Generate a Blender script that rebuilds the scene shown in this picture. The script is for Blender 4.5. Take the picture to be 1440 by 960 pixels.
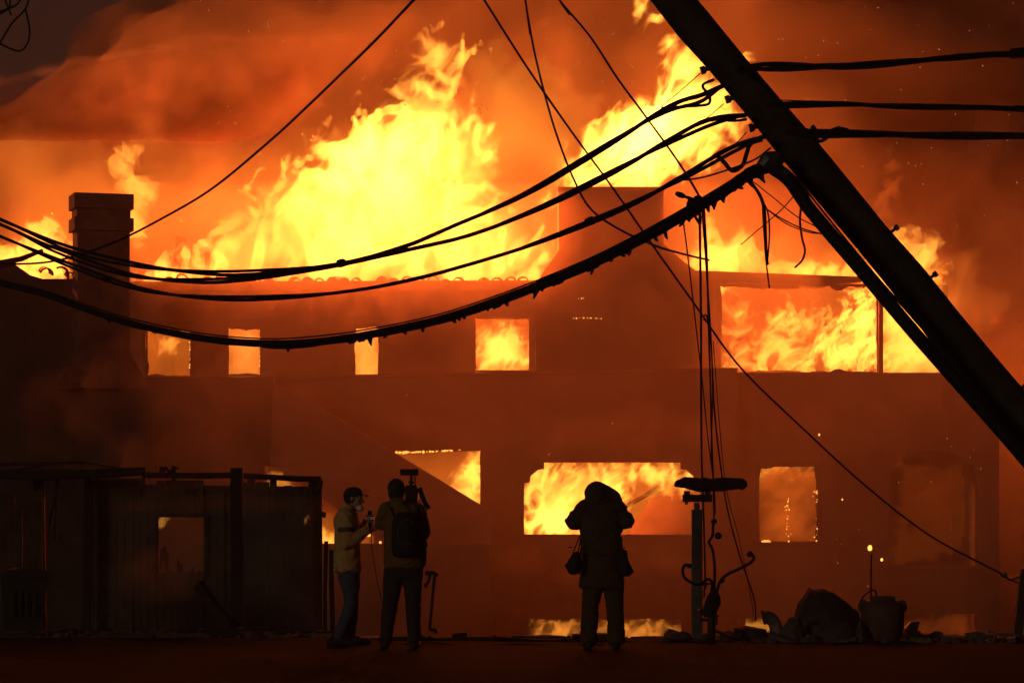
import bpy, bmesh, math, random
import numpy as np
from mathutils import Vector, Matrix, noise as mnoise

for o in list(bpy.data.objects):
    bpy.data.objects.remove(o, do_unlink=True)
scene = bpy.context.scene
C = scene.collection
R = math.radians
rnd = random.Random(7)

# ---------------------------------------------------------------- camera: a 100 mm lens 1.5 m above the road
F, HORIZON, CAM_Z = 4000.0, 717.0, 1.5
cam_d = bpy.data.cameras.new('camera')
cam = bpy.data.objects.new('camera', cam_d); C.objects.link(cam)
cam.location = (0, 0, CAM_Z); cam.rotation_euler = (R(90), 0, 0)
cam_d.sensor_width = 36; cam_d.lens = F / 1440 * 36
cam_d.shift_y = (HORIZON - 480) / 1440
cam_d.clip_start = 0.1; cam_d.clip_end = 6000
scene.camera = cam

# ---------------------------------------------------------------- dusk sky and the last of the daylight
SUN_EL, SUN_ROT = 3.0, 215.0
world = bpy.data.worlds.new('World'); scene.world = world; world.use_nodes = True
wn = world.node_tree.nodes; wl = world.node_tree.links
sky = wn.new('ShaderNodeTexSky'); sky.sky_type = 'NISHITA'; sky.sun_disc = False
sky.sun_elevation = R(SUN_EL); sky.sun_rotation = R(SUN_ROT)
wl.new(sky.outputs[0], wn['Background'].inputs['Color'])
wn['Background'].inputs['Strength'].default_value = 0.0042
sun_d = bpy.data.lights.new('sun', 'SUN'); sun_d.energy = 0.2; sun_d.angle = R(10); sun_d.color = (1, 0.72, 0.5)
sun = bpy.data.objects.new('sun', sun_d); C.objects.link(sun)
_a = R(SUN_ROT); _e = R(SUN_EL + 5)
sun.rotation_euler = Vector((-math.sin(_a) * math.cos(_e), -math.cos(_a) * math.cos(_e), -math.sin(_e))).to_track_quat('-Z', 'Y').to_euler()

scene.view_settings.view_transform = 'Standard'; scene.view_settings.look = 'None'
scene.view_settings.exposure = 0.0; scene.view_settings.gamma = 1.0
scene.view_settings.use_curve_mapping = False
cy = scene.cycles
cy.max_bounces = 6; cy.diffuse_bounces = 3; cy.glossy_bounces = 2; cy.transmission_bounces = 2
cy.volume_bounces = 0; cy.transparent_max_bounces = 128
cy.use_adaptive_sampling = True; cy.adaptive_threshold = 0.035; cy.adaptive_min_samples = 24
cy.use_denoising = True; cy.sample_clamp_indirect = 4.0
cy.volume_step_rate = 1.0; cy.volume_max_steps = 256

# ---------------------------------------------------------------- helpers
def X(px, Y): return (px - 720.0) * Y / F
def Z(py, Y): return CAM_Z + (HORIZON - py) * Y / F
def P(px, py, Y): return Vector((X(px, Y), Y, Z(py, Y)))

def mat(name, col, rough=0.8, var=0.25, scale=6.0, bump=0.3, metal=0.0, col2=None, spec=0.3, bscale=None):
    m = bpy.data.materials.new(name); m.use_nodes = True
    nt = m.node_tree; b = nt.nodes['Principled BSDF']
    tc = nt.nodes.new('ShaderNodeTexCoord')
    n = nt.nodes.new('ShaderNodeTexNoise'); n.inputs['Scale'].default_value = scale; n.inputs['Detail'].default_value = 6; n.inputs['Roughness'].default_value = 0.65
    nt.links.new(tc.outputs['Object'], n.inputs['Vector'])
    r = nt.nodes.new('ShaderNodeValToRGB')
    c2 = col2 or tuple(c * (1 - var) for c in col)
    r.color_ramp.elements[0].position = 0.32; r.color_ramp.elements[1].position = 0.68
    r.color_ramp.elements[0].color = (*c2, 1); r.color_ramp.elements[1].color = (*col, 1)
    nt.links.new(n.outputs['Fac'], r.inputs['Fac']); nt.links.new(r.outputs['Color'], b.inputs['Base Color'])
    b.inputs['Roughness'].default_value = rough; b.inputs['Metallic'].default_value = metal
    b.inputs['Specular IOR Level'].default_value = spec
    if bump:
        n2 = nt.nodes.new('ShaderNodeTexNoise'); n2.inputs['Scale'].default_value = bscale or scale * 4; n2.inputs['Detail'].default_value = 5
        nt.links.new(tc.outputs['Object'], n2.inputs['Vector'])
        bp = nt.nodes.new('ShaderNodeBump'); bp.inputs['Strength'].default_value = bump; bp.inputs['Distance'].default_value = 0.02
        nt.links.new(n2.outputs['Fac'], bp.inputs['Height']); nt.links.new(bp.outputs['Normal'], b.inputs['Normal'])
    return m

def glow_mat(name, col, strength):
    m = bpy.data.materials.new(name); m.use_nodes = True
    nt = m.node_tree; nt.nodes.remove(nt.nodes['Principled BSDF'])
    e = nt.nodes.new('ShaderNodeEmission'); e.inputs[0].default_value = (*col, 1); e.inputs[1].default_value = strength
    nt.links.new(e.outputs[0], nt.nodes['Material Output'].inputs['Surface'])
    return m

class MB:
    """Collects closed shapes into one mesh."""
    def __init__(s): s.v = []; s.f = []
    def add(s, vs, fs):
        o = len(s.v); s.v += [tuple(p) for p in vs]; s.f += [tuple(i + o for i in f) for f in fs]; return s
    def box(s, x0, x1, y0, y1, z0, z1, M=None):
        vs = [Vector(p) for p in ((x0,y0,z0),(x1,y0,z0),(x1,y1,z0),(x0,y1,z0),(x0,y0,z1),(x1,y0,z1),(x1,y1,z1),(x0,y1,z1))]
        if M is not None: vs = [M @ p for p in vs]
        return s.add(vs, [(0,3,2,1),(4,5,6,7),(0,1,5,4),(1,2,6,5),(2,3,7,6),(3,0,4,7)])
    def prism(s, pts, y0, y1):
        """Outline in (x, z), extruded from y0 to y1."""
        n = len(pts)
        if sum(pts[i][0] * pts[(i+1) % n][1] - pts[(i+1) % n][0] * pts[i][1] for i in range(n)) < 0: pts = pts[::-1]
        vs = [(x, y0, z) for x, z in pts] + [(x, y1, z) for x, z in pts]
        fs = [tuple(range(n)), tuple(range(2*n-1, n-1, -1))] + [(i, i+n, (i+1) % n + n, (i+1) % n) for i in range(n)]
        return s.add(vs, fs)
    def tube(s, pts, r, n=8, flat=1.0, cap=True):
        pts = [Vector(p) for p in pts]; k = len(pts)
        rs = r if isinstance(r, (list, tuple)) else [r] * k
        vs = []; up = None
        for i, p in enumerate(pts):
            t = (pts[min(i+1, k-1)] - pts[max(i-1, 0)]).normalized()
            if up is None:
                up = Vector((0,0,1)) if abs(t.z) < 0.9 else Vector((0,1,0))
            a = up.cross(t)
            a = a.normalized() if a.length > 1e-6 else Vector((1,0,0))
            up = t.cross(a).normalized()
            for j in range(n):
                w = 2 * math.pi * j / n
                vs.append(p + (a * math.cos(w) + up * math.sin(w) * flat) * rs[i])
        fs = [(i*n+j, i*n+(j+1) % n, (i+1)*n+(j+1) % n, (i+1)*n+j) for i in range(k-1) for j in range(n)]
        if cap: fs += [tuple(range(n-1, -1, -1)), tuple(range((k-1)*n, k*n))]
        return s.add(vs, fs)
    def lathe(s, prof, loc=(0,0,0), n=20):
        """prof: (radius, z) from bottom to top, about the z axis."""
        vs = []; L = Vector(loc)
        for r, z in prof:
            vs += [L + Vector((r*math.cos(2*math.pi*j/n), r*math.sin(2*math.pi*j/n), z)) for j in range(n)]
        k = len(prof)
        fs = [(i*n+j, i*n+(j+1) % n, (i+1)*n+(j+1) % n, (i+1)*n+j) for i in range(k-1) for j in range(n)]
        fs += [tuple(range(n-1, -1, -1)), tuple(range((k-1)*n, k*n))]
        return s.add(vs, fs)
    def ball(s, c, r, n=10, M=None):
        """Ellipsoid; r a number or three radii."""
        r = (r, r, r) if isinstance(r, (int, float)) else r
        c = Vector(c); m = max(4, n // 2); vs = []
        rot = M if M is not None else Matrix.Identity(3)
        for i in range(1, m):
            a = math.pi * i / m
            for j in range(n):
                b = 2 * math.pi * j / n
                vs.append(c + rot @ Vector((r[0]*math.sin(a)*math.cos(b), r[1]*math.sin(a)*math.sin(b), -r[2]*math.cos(a))))
        k = len(vs)
        vs += [c + rot @ Vector((0,0,-r[2])), c + rot @ Vector((0,0,r[2]))]
        fs = [(i*n+j, i*n+(j+1) % n, (i+1)*n+(j+1) % n, (i+1)*n+j) for i in range(m-2) for j in range(n)]
        fs += [(k, (j+1) % n, j) for j in range(n)] + [(k+1, (m-2)*n+j, (m-2)*n+(j+1) % n) for j in range(n)]
        return s.add(vs, fs)
    def mesh(s, name):
        me = bpy.data.meshes.new(name); me.from_pydata(s.v, [], s.f); me.update(); return me

def obj(name, mb, m, parent=None, smooth=False, loc=None):
    me = mb.mesh(name) if isinstance(mb, MB) else mb
    if m is not None: me.materials.clear(); me.materials.append(m)
    o = bpy.data.objects.new(name, me); C.objects.link(o)
    if loc is not None: o.location = loc
    if parent is not None: o.parent = parent
    if smooth: me.polygons.foreach_set('use_smooth', [True] * len(me.polygons))
    return o

def tag(o, label=None, cat=None, group=None, kind=None):
    if label: o['label'] = label
    if cat: o['category'] = cat; o['kind'] = 'thing'
    if group: o['group'] = group
    if kind: o['kind'] = kind
    return o

def thing(name, label, cat, loc=(0,0,0), group=None, rz=0.0):
    o = bpy.data.objects.new(name, None); C.objects.link(o); o.empty_display_size = 0.2
    o.location = loc; o.rotation_euler = (0, 0, rz)
    return tag(o, label, cat, group)

def roughen(me, amp, freq, seed=0, axis=None):
    """Uneven burnt or weathered surface: push vertices about by smooth noise."""
    off = Vector((seed * 3.7, seed * 1.9, seed * 5.3))
    for v in me.vertices:
        d = mnoise.noise_vector((v.co + off) * freq) * amp
        v.co += d
    me.update(); return me

def subdiv(mb, name, cuts):
    me = mb.mesh(name); bm = bmesh.new(); bm.from_mesh(me)
    bmesh.ops.subdivide_edges(bm, edges=bm.edges[:], cuts=cuts, use_grid_fill=True)
    bm.to_mesh(me); bm.free(); return me

def wall_mesh(x0, x1, z0, tops, y, th, holes):
    """A wall of thickness th with its face at y; tops = (z at x0, z at x1); holes = [(xa, xb, za, zb)] with real reveals."""
    mb = MB()
    xs = sorted({x0, x1, *[h[0] for h in holes], *[h[1] for h in holes]}); xs = [x for x in xs if x0 <= x <= x1]
    zs = sorted({z0, *[h[2] for h in holes], *[h[3] for h in holes]}); zs = [z for z in zs if z >= z0]
    top = lambda x: tops[0] + (tops[1] - tops[0]) * (x - x0) / (x1 - x0)
    nz = len(zs)
    zz = lambda x, k: top(x) if k == nz else min(zs[k], top(x) - 1e-3)
    solid = {}
    for i in range(len(xs) - 1):
        for k in range(nz):
            cx, cz = (xs[i] + xs[i+1]) / 2, (zs[k] + (zs[k+1] if k+1 < nz else max(tops))) / 2
            solid[i, k] = not any(h[0] < cx < h[1] and h[2] < cz < h[3] for h in holes)
    for (i, k), on in solid.items():
        if not on: continue
        a, b = xs[i], xs[i+1]
        q = [(a, zz(a, k)), (b, zz(b, k)), (b, zz(b, k+1)), (a, zz(a, k+1))]
        f = [(x, y, z) for x, z in q]; g = [(x, y + th, z) for x, z in q]
        fs = [(0,1,2,3), (7,6,5,4)]
        if not solid.get((i, k-1)): fs.append((0,4,5,1))
        if not solid.get((i+1, k)): fs.append((1,5,6,2))
        if not solid.get((i, k+1)): fs.append((2,6,7,3))
        if not solid.get((i-1, k)): fs.append((3,7,4,0))
        mb.add(f + g, fs)
    return mb
# ---------------------------------------------------------------- materials
LAMP_K = 1.12
M_ASPHALT = mat('asphalt', (0.026, 0.025, 0.025), 0.95, 0.5, 0.9, 0.6, bscale=25, spec=0.009)
M_DIRT = mat('dirt', (0.08, 0.06, 0.045), 0.95, 0.5, 2.0, 0.6)
M_CONC = mat('concrete', (0.28, 0.26, 0.23), 0.85, 0.35, 3.0, 0.3)
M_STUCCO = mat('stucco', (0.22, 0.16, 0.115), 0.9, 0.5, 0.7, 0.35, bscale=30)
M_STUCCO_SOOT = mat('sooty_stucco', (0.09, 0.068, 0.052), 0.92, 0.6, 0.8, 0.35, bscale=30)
M_ROOM = mat('room_plaster', (0.25, 0.18, 0.12), 0.9, 0.6, 1.1, 0.2)
M_TILE = mat('terracotta', (0.28, 0.11, 0.06), 0.75, 0.5, 3.0, 0.2)
M_CHAR = mat('charred_wood', (0.03, 0.026, 0.024), 0.85, 0.5, 9.0, 0.8)
M_CHAR2 = mat('scorched_wood', (0.075, 0.05, 0.035), 0.85, 0.6, 7.0, 0.7)
M_TRIM = mat('window_trim', (0.12, 0.075, 0.05), 0.7, 0.5, 4.0, 0.2)
M_SHED = mat('shed_boards', (0.085, 0.062, 0.05), 0.9, 0.6, 3.0, 0.5)
M_RUST = mat('rusty_metal', (0.07, 0.045, 0.035), 0.6, 0.5, 8.0, 0.3, metal=0.5)
M_RUBBER = mat('cable_rubber', (0.018, 0.017, 0.017), 0.7, 0.4, 20.0, 0.4)
M_POLE = mat('pole_timber', (0.06, 0.045, 0.035), 0.9, 0.5, 4.0, 0.8)
M_STEEL = mat('dull_steel', (0.16, 0.16, 0.16), 0.5, 0.4, 9.0, 0.2, metal=0.7)
M_BIN = mat('bin_plastic', (0.06, 0.07, 0.065), 0.5, 0.3, 5.0, 0.1)
M_CLAY = mat('clay_pot', (0.12, 0.07, 0.05), 0.8, 0.5, 5.0, 0.4)
M_EMBER = glow_mat('ember', (1.0, 0.36, 0.05), 3.0)

# ---------------------------------------------------------------- ground and road
def sheet(name, rows, m):
    """rows: lists of (x, y, z) of equal length."""
    mb = MB(); n = len(rows[0])
    mb.add([p for r in rows for p in r], [(i*n+j, i*n+j+1, (i+1)*n+j+1, (i+1)*n+j) for i in range(len(rows)-1) for j in range(n-1)])
    return tag(obj(name, mb, m, smooth=True), kind='structure')
GROUND_Z = -3.9
xs = [-3000, -400, -100, -60] + [x * 1.0 for x in range(-40, 41)] + [60, 100, 400, 3000]
prof = [(-3000, -0.05), (-50, -0.05), (30, -0.05), (34.6, -0.06), (36, -0.12), (39.8, -0.5), (43, -1.8), (46, -2.9), (49, -3.5), (53, GROUND_Z), (70, -4.4), (120, -6), (400, -14), (5000, -40)]
rows = []
for y, z in prof:
    rows.append([(x, y, z + (0.12 * mnoise.noise(Vector((x * 0.35, y * 0.35, 0))) if 36 < y < 60 else 0)) for x in xs])
sheet('ground', rows, M_DIRT)
sheet('road', [[(x, y, 0.004 * math.sin(x * 1.7) if y > 5 else 0) for x in range(-60, 61, 2)] for y in (-60, 0, 10, 20, 26, 30, 33.5)], M_ASPHALT)
kb = MB()
for k in range(-42, 43):
    if rnd.random() < .12: continue
    w = rnd.uniform(-.02, .02); kb.box(k * .7 + 0.01, k * .7 + rnd.uniform(.6, .69), 33.5 + w, 33.75 + w, -0.1, rnd.uniform(.005, .05))
M_KERB = mat('sooty_kerb', (.09, .075, .06), .9, .6, 3.0, .6)
kme = subdiv(kb, 'kerb', 2); roughen(kme, .02, 5.0, 3)
tag(obj('kerb', kme, M_KERB), kind='structure')

# ---------------------------------------------------------------- the burning house
house = thing('burning_house', 'large stucco house with tiled roof, tower and chimney, burning from within', 'house', (0, 58, GROUND_Z))
HM = Matrix.Translation((0, -58, -GROUND_Z))
def hpart(name, mb, m, parent=house, smooth=False, label=None):
    """A part built in world coordinates, hung on the house."""
    me = mb.mesh(name) if isinstance(mb, MB) else mb
    me.transform(HM)
    o = obj(name, me, m, parent, smooth)
    if label: o['label'] = label
    return o
def H(a, b, c, d, Y): return (X(a, Y), X(b, Y), Z(d, Y), Z(c, Y))      # left, right, top, bottom on the photograph

def frame(parent, a, b, c, d, Y, w=0.07, sill=True):
    """Window surround standing proud of the wall: four members round the opening."""
    x0, x1, z0, z1 = H(a, b, c, d, Y); m = MB()
    m.box(x0 - w, x0, Y - 0.05, Y + 0.12, z0, z1); m.box(x1, x1 + w, Y - 0.05, Y + 0.12, z0, z1)
    m.box(x0 - w, x1 + w, Y - 0.05, Y + 0.12, z1, z1 + w)
    fr = hpart('window', m, M_TRIM)
    if sill:
        hpart('sill', MB().box(x0 - w - 0.06, x1 + w + 0.06, Y - 0.12, Y + 0.12, z0 - 0.1, z0), M_TRIM, fr)
    return fr

YL, YM, YR, YU, YT = 56.5, 57.0, 57.4, 59.0, 58.3
G = GROUND_Z - 0.3
# lower storeys
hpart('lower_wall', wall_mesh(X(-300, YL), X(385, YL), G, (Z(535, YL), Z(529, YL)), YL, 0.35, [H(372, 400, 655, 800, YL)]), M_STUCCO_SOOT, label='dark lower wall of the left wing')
holesM = [H(528, 676, 632, 738, YM), H(737, 985, 650, 751, YM), H(742, 960, 869, 915, YM), H(374, 526, 640, 790, YM)]
hpart('lower_wall', wall_mesh(X(360, YM), X(1034, YM), G, (Z(531, YM), Z(519, YM)), YM, 0.35, holesM), M_STUCCO)
# stepped plaster corners of the wide window
for sx, e in ((737, 1), (985, -1)):
    st = MB().prism([(X(sx + e*k, YM), Z(p, YM)) for k, p in ((-1,649),(28,649),(28,659),(20,660),(9,669),(8,678),(-1,679))], YM + 0.02, YM + 0.33)
    hpart('window_corner', st, M_STUCCO)
hpart('ledge', MB().box(X(690, YM), X(1010, YM), YM - 0.14, YM + 0.02, Z(774, YM), Z(768, YM)), M_STUCCO)
hpart('pilaster', MB().box(X(700, YM), X(734, YM), YM - 0.09, YM + 0.03, G, Z(774, YM)), M_STUCCO)
hpart('corner_pier', MB().box(X(1004, YM), X(1036, YM), YM - 0.06, YM + 0.42, G, Z(518, YM)), M_STUCCO)
hpart('coping', MB().prism([(X(383, YM), Z(533, YM)), (X(1037, YM), Z(521, YM)), (X(1037, YM), Z(517, YM)), (X(383, YM), Z(529, YM))], YM - 0.1, YM + 0.45), M_STUCCO)
holesR = [H(1067, 1150, 654, 762, YR), H(1250, 1375, 632, 802, YR), H(1250, 1375, 862, 920, YR), H(1036, 1090, 869, 893, YR)]
hpart('lower_wall', wall_mesh(X(1034, YR), X(1405, YR), G, (Z(526, YR), Z(527, YR)), YR, 0.35, holesR), M_STUCCO)
hpart('coping', MB().box(X(1037, YR), X(1409, YR), YR - 0.07, YR + 0.42, Z(529, YR), Z(524, YR)), M_STUCCO)
hpart('side_wall', MB().box(X(1405, YR) - 0.35, X(1405, YR) - 0.002, YR + 0.36, 66, G, Z(528, YR)), M_STUCCO)
frame(house, 1067, 1150, 654, 762, YR)
# blind arch: recessed panel, side moulding and sill
ar = MB(); cx, w_ = 1312, 62
arc = [(X(cx + w_ * math.cos(a), YR), Z(672 - 40 * math.sin(a), YR)) for a in [math.pi * k / 12 for k in range(13)]]
half = arc[:7]; ar.prism([(X(1376, YR), Z(631, YR))] + half, YR + 0.01, YR + 0.3)
half = arc[6:]; ar.prism([(X(1249, YR), Z(631, YR))] + half[::-1], YR + 0.01, YR + 0.3)
hpart('arch_surround', ar, M_STUCCO)
hpart('sill', MB().box(X(1246, YR), X(1379, YR), YR - 0.14, YR + 0.02, Z(806, YR), Z(799, YR)), M_TRIM)
# outside stairs: a solid sloping parapet, and a garden wall before it
sp = [(384,538),(400,546),(690,722),(690,770),(552,770),(470,712),(380,652)]
hpart('stair_parapet', MB().prism([(X(a, 55.6), Z(b, 55.6)) for a, b in sp], 55.6, 55.9), M_STUCCO)
hpart('stair_coping', MB().prism([(X(a, 55.55), Z(b, 55.55)) for a, b in ((398,541),(692,719),(692,724),(398,546))], 55.5, 56.0), M_STUCCO)
tr = MB()
for k in range(16):
    a = 690 - k * 18; b = 740 - k * 11
    tr.box(X(a - 20, 56), X(a, 56), 55.91, 56.95, Z(b + 14, 56), Z(b, 56))
hpart('stair_steps', tr, M_STUCCO)
hpart('garden_wall', MB().box(X(330, 54.5), X(690, 54.5), 54.5, 54.8, G, Z(768, 54.5)), M_STUCCO)
hpart('wall_cap', MB().box(X(328, 54.5), X(693, 54.5), 54.44, 54.86, Z(768, 54.5), Z(764, 54.5)), M_STUCCO)
# floors and inner walls
hpart('floor_slab', MB().box(X(-300, YL), X(1400, YR), YR + 0.38, 65.5, Z(546, 58), Z(536, 58)), M_STUCCO)
hpart('floor_slab', MB().box(X(190, YL), X(1400, YR), YR + 0.38, 63.4, Z(805, 58), Z(795, 58)), M_STUCCO)
hpart('inner_wall', MB().box(X(200, 62), X(1395, 60), 61.3, 61.5, Z(794, 58), Z(548, 58)), M_ROOM)
hpart('inner_wall', MB().box(X(200, 62), X(1395, 60), 61.32, 61.5, G, Z(808, 58)), M_ROOM)
hpart('inner_wall', MB().box(X(150, 62), X(745, 62), 61.9, 62.05, Z(535, 58), Z(420, 62)), M_ROOM)
hpart('inner_wall', MB().box(X(1000, 62), X(1330, 62), 61.7, 61.85, Z(535, 58), Z(402, 62)), M_ROOM)
for px in (283, 440, 600):
    hpart('partition', MB().box(X(px, 60), X(px + 8, 60), 59.4, 61.88, Z(535, 58), Z(420, 62)), M_ROOM)
for px in (710, 1034, 1200):
    hpart('partition', MB().box(X(px, 59), X(px + 8, 59), 57.82, 61.28, G, Z(548, 58)), M_ROOM)
# picture and lamp shelf inside the window by the chimney
hpart('picture', MB().box(X(226, 61.7), X(244, 61.7), 61.78, 61.88, Z(530, 61.7), Z(503, 61.7)), M_TRIM)
# upper storey
holesU = [H(205, 268, 462, 534, YU), H(319, 366, 459, 534, YU), H(497, 533, 455, 536, YU), H(668, 754, 446, 532, YU)]
hpart('upper_wall', wall_mesh(X(150, YU), X(752, YU), Z(540, YU), (Z(396, YU), Z(394, YU)), YU, 0.3, holesU), M_STUCCO)
for h in ((205,268,462,529),(319,366,459,527),(497,533,455,531),(668,754,446,521)):
    frame(house, *h, YU, w=0.045, sill=False)
    hpart('lintel', MB().box(X(h[0]-6, YU), X(h[1]+6, YU), YU - 0.07, YU - 0.052, Z(h[2]-1, YU) + 0.05, Z(h[2]-7, YU) + 0.05), M_TRIM)
hpart('fascia', MB().box(X(186, 58.5), X(746, 58.5), 58.5, 59.02, Z(408, 58.5), Z(399, 58.5)), M_TRIM)
# roof: a strip of deck with barrel tiles, each its own piece
rx0, rx1, rz = X(190, 58.5), X(746, 58.5), Z(400, 58.5)
roof = hpart('roof', MB().add([(rx0,58.45,rz),(rx1,58.45,rz),(rx1,60.2,rz-.02),(rx0,60.2,rz-.02),(rx0,58.45,rz+.06),(rx1,58.45,rz+.06),(rx1,60.2,rz+.04),(rx0,60.2,rz+.04)],
    [(0,3,2,1),(4,5,6,7),(0,1,5,4),(1,2,6,5),(2,3,7,6),(3,0,4,7)]), M_CHAR2)
tm = MB(); n = 8; R1, R0, L = 0.125, 0.098, 0.55
vs = []
for yy, k in ((0, 1.0), (L, 0.86)):
    for rr in (R1, R0):
        vs += [(rr * k * math.cos(math.pi * j / n), yy, rr * k * math.sin(math.pi * j / n) + yy * 0.06) for j in range(n + 1)]
q = n + 1; fs = []
for j in range(n):
    fs += [(j, j+1, q+j+1, q+j), (2*q+j, 3*q+j, 3*q+j+1, 2*q+j+1), (j, 2*q+j, 2*q+j+1, j+1), (q+j, q+j+1, 3*q+j+1, 3*q+j)]
tm.add(vs, fs); tile_me = tm.mesh('roof_tile'); tile_me.materials.append(M_TILE)
x = X(238, 58.4)
while x < X(742, 58.4):
    if not (X(262, 58.4) < x < X(272, 58.4) or X(700, 58.4) < x < X(712, 58.4) or rnd.random() < .12):
        t = bpy.data.objects.new('roof_tile', tile_me); C.objects.link(t); t.parent = roof
        t.location = Vector((x, 58.36 + rnd.uniform(-.03, .03), Z(397.0, 58.4) + rnd.uniform(-.05, .03))) + Vector((0, -58, -GROUND_Z))
        t.rotation_euler = (rnd.gauss(0, .08), rnd.gauss(0, .16), rnd.gauss(0, .16))
        s = rnd.uniform(.92, 1.08); t.scale = (s, 1, s * rnd.uniform(.85, 1.1))
    x += 0.262 + rnd.uniform(-.012, .012)
for (px, py, hgt, w, tilt) in ((246, 408, 1.15, 0.2, .08), (292, 400, 1.05, 0.1, 0), (268, 398, 0.7, 0.09, -.7), (285, 398, .55, .07, .9)):
    me = subdiv(MB().box(-w/2, w/2, -0.06, 0.06, 0, hgt), 'charred_stud', 3)
    roughen(me, 0.16 if w > .15 else 0.03, 3.1, px)
    me.transform(Matrix.Translation(P(px, py, 62.2)) @ Matrix.Rotation(tilt, 4, 'Y'))
    hpart('charred_stud', me, M_CHAR2)
# tower with shoulders
tw = [(754,522),(752,400),(786,352),(786,268),(792,264),(928,264),(933,270),(933,343),(962,368),(986,386),(1008,388),(1008,540),(754,540)]
hpart('tower', MB().prism([(X(a, YT), Z(b, YT)) for a, b in tw], YT, YT + 2.2), M_STUCCO)
hpart('tower_coping', MB().box(X(784, YT), X(934, YT), YT - 0.07, YT + 2.27, Z(271, YT), Z(264.5, YT) + 0.02), M_STUCCO)
hpart('tower_corner', MB().box(X(744, YT), X(753, YT), YT + 0.25, YT + 0.66, Z(530, YT), Z(398, YT)), M_STUCCO)
# upper right room: beam, thin post, jamb
Y2 = 58.6
bm_ = MB().prism([(X(a, Y2), Z(b, Y2)) for a, b in ((975,380),(1212,389),(1212,396),(1150,404),(1090,398),(1010,397),(975,397))], Y2, Y2 + 0.5)
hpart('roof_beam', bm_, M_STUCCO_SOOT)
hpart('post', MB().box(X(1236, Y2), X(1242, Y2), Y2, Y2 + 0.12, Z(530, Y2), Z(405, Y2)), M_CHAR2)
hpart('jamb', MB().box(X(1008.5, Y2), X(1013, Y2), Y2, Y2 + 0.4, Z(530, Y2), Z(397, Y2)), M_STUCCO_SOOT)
# left wing roof ruin
lr = [(-300,350),(-60,356),(0,366),(18,370),(40,386),(60,392),(108,392),(108,540),(-300,540)]
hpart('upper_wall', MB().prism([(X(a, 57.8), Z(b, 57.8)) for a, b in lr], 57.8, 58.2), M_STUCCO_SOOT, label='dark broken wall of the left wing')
for (px, py, r, rot) in ((66, 386, .13, .2), (86, 386, .16, .9), (100, 390, .1, .1)):
    t = bpy.data.objects.new('roof_tile', tile_me); C.objects.link(t); t.parent = house
    t.location = P(px, py, 57.7) + Vector((0, -58, -GROUND_Z)); t.rotation_euler = (.1, rot, .3); t.scale = (r / .115,) * 3
hpart('charred_stud', MB().tube([P(-10, 372, 57.7), P(30, 364, 57.7), P(60, 352, 57.6)], [.07, .06, .04], 6), M_CHAR)
# chimney, turned a little
chm = thing('chimney', None, None); chm.parent = house; chm.location = Vector((X(136, 56), 56.6, Z(532, 56))) + Vector((0, -58, -GROUND_Z)); chm.rotation_euler = (0, 0, R(17))
cs = 56 / F
M_CHIM = mat('chimney_stucco', (0.17, 0.11, 0.08), 0.92, 0.6, 1.6, 0.5, bscale=22)
def cbox(name, w, d, za, zb, m=M_CHIM, taper=None):
    mb = MB(); z0, z1 = (532 - za) * cs, (532 - zb) * cs; W, D = w * cs / 2, d * cs / 2
    W1, D1 = (W, D) if taper is None else (taper * cs / 2, D)
    mb.add([(-W,-D,z0),(W,-D,z0),(W,D,z0),(-W,D,z0),(-W1,-D1,z1),(W1,-D1,z1),(W1,D1,z1),(-W1,D1,z1)],
           [(0,3,2,1),(4,5,6,7),(0,1,5,4),(1,2,6,5),(2,3,7,6),(3,0,4,7)])
    return obj(name, mb, m, chm)
cbox('chimney_foot', 132, 52, 545, 495, taper=76)
cbox('chimney_shaft', 74, 48, 495.2, 322)
cbox('chimney_band', 84, 58, 322.2, 304)
cbox('chimney_neck', 76, 50, 304.2, 291)
cbox('chimney_cap', 84, 58, 291.2, 270)
# burnt edges round the openings: ragged plaster and char, no two alike
def charred_rim(a, b, c, d, Y, w=.05, seed=0, hang=0.1):
    r = random.Random(seed * 7 + 1); mb = MB(); x0, x1, z0, z1 = H(a, b, c, d, Y)
    def strip(p, q_, n, inward, amp):
        p, q_ = Vector(p), Vector(q_); inn = Vector(inward); vs = []
        for i in range(n + 1):
            t = i / n; o = p.lerp(q_, t); k = amp * (.25 + 1.6 * abs(mnoise.noise(Vector((t * (q_ - p).length * 2.3, seed * 1.7, 0)))) ** 1.5 * 1.4 + .35 * r.random() ** 6)
            if i in (0, n): k *= .3
            vs += [o - inn * .02, o + inn * k]
        m = len(vs); vv = [(v.x, Y + .1, v.z) for v in vs] + [(v.x, Y + .24, v.z) for v in vs]
        fs = []
        for i in range(n):
            e = 2 * i; fs += [(e, e+2, e+3, e+1), (m+e, m+e+1, m+e+3, m+e+2), (e+1, e+3, m+e+3, m+e+1), (e, m+e, m+e+2, e+2)]
        mb.add(vv, fs + [(0, 1, m+1, m), (m-2, 2*m-2, 2*m-1, m-1)])
    n = max(8, int((x1 - x0) / .05)); k = max(8, int((z1 - z0) / .05))
    strip((x0, 0, z1), (x1, 0, z1), n, (0, 0, -1), hang); strip((x0, 0, z0), (x1, 0, z0), n, (0, 0, 1), w)
    strip((x0, 0, z0), (x0, 0, z1), k, (1, 0, 0), w * .7); strip((x1, 0, z0), (x1, 0, z1), k, (-1, 0, 0), w * .7)
    hpart('charred_rim', mb, M_CHAR2)['kind'] = 'stuff'
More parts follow.
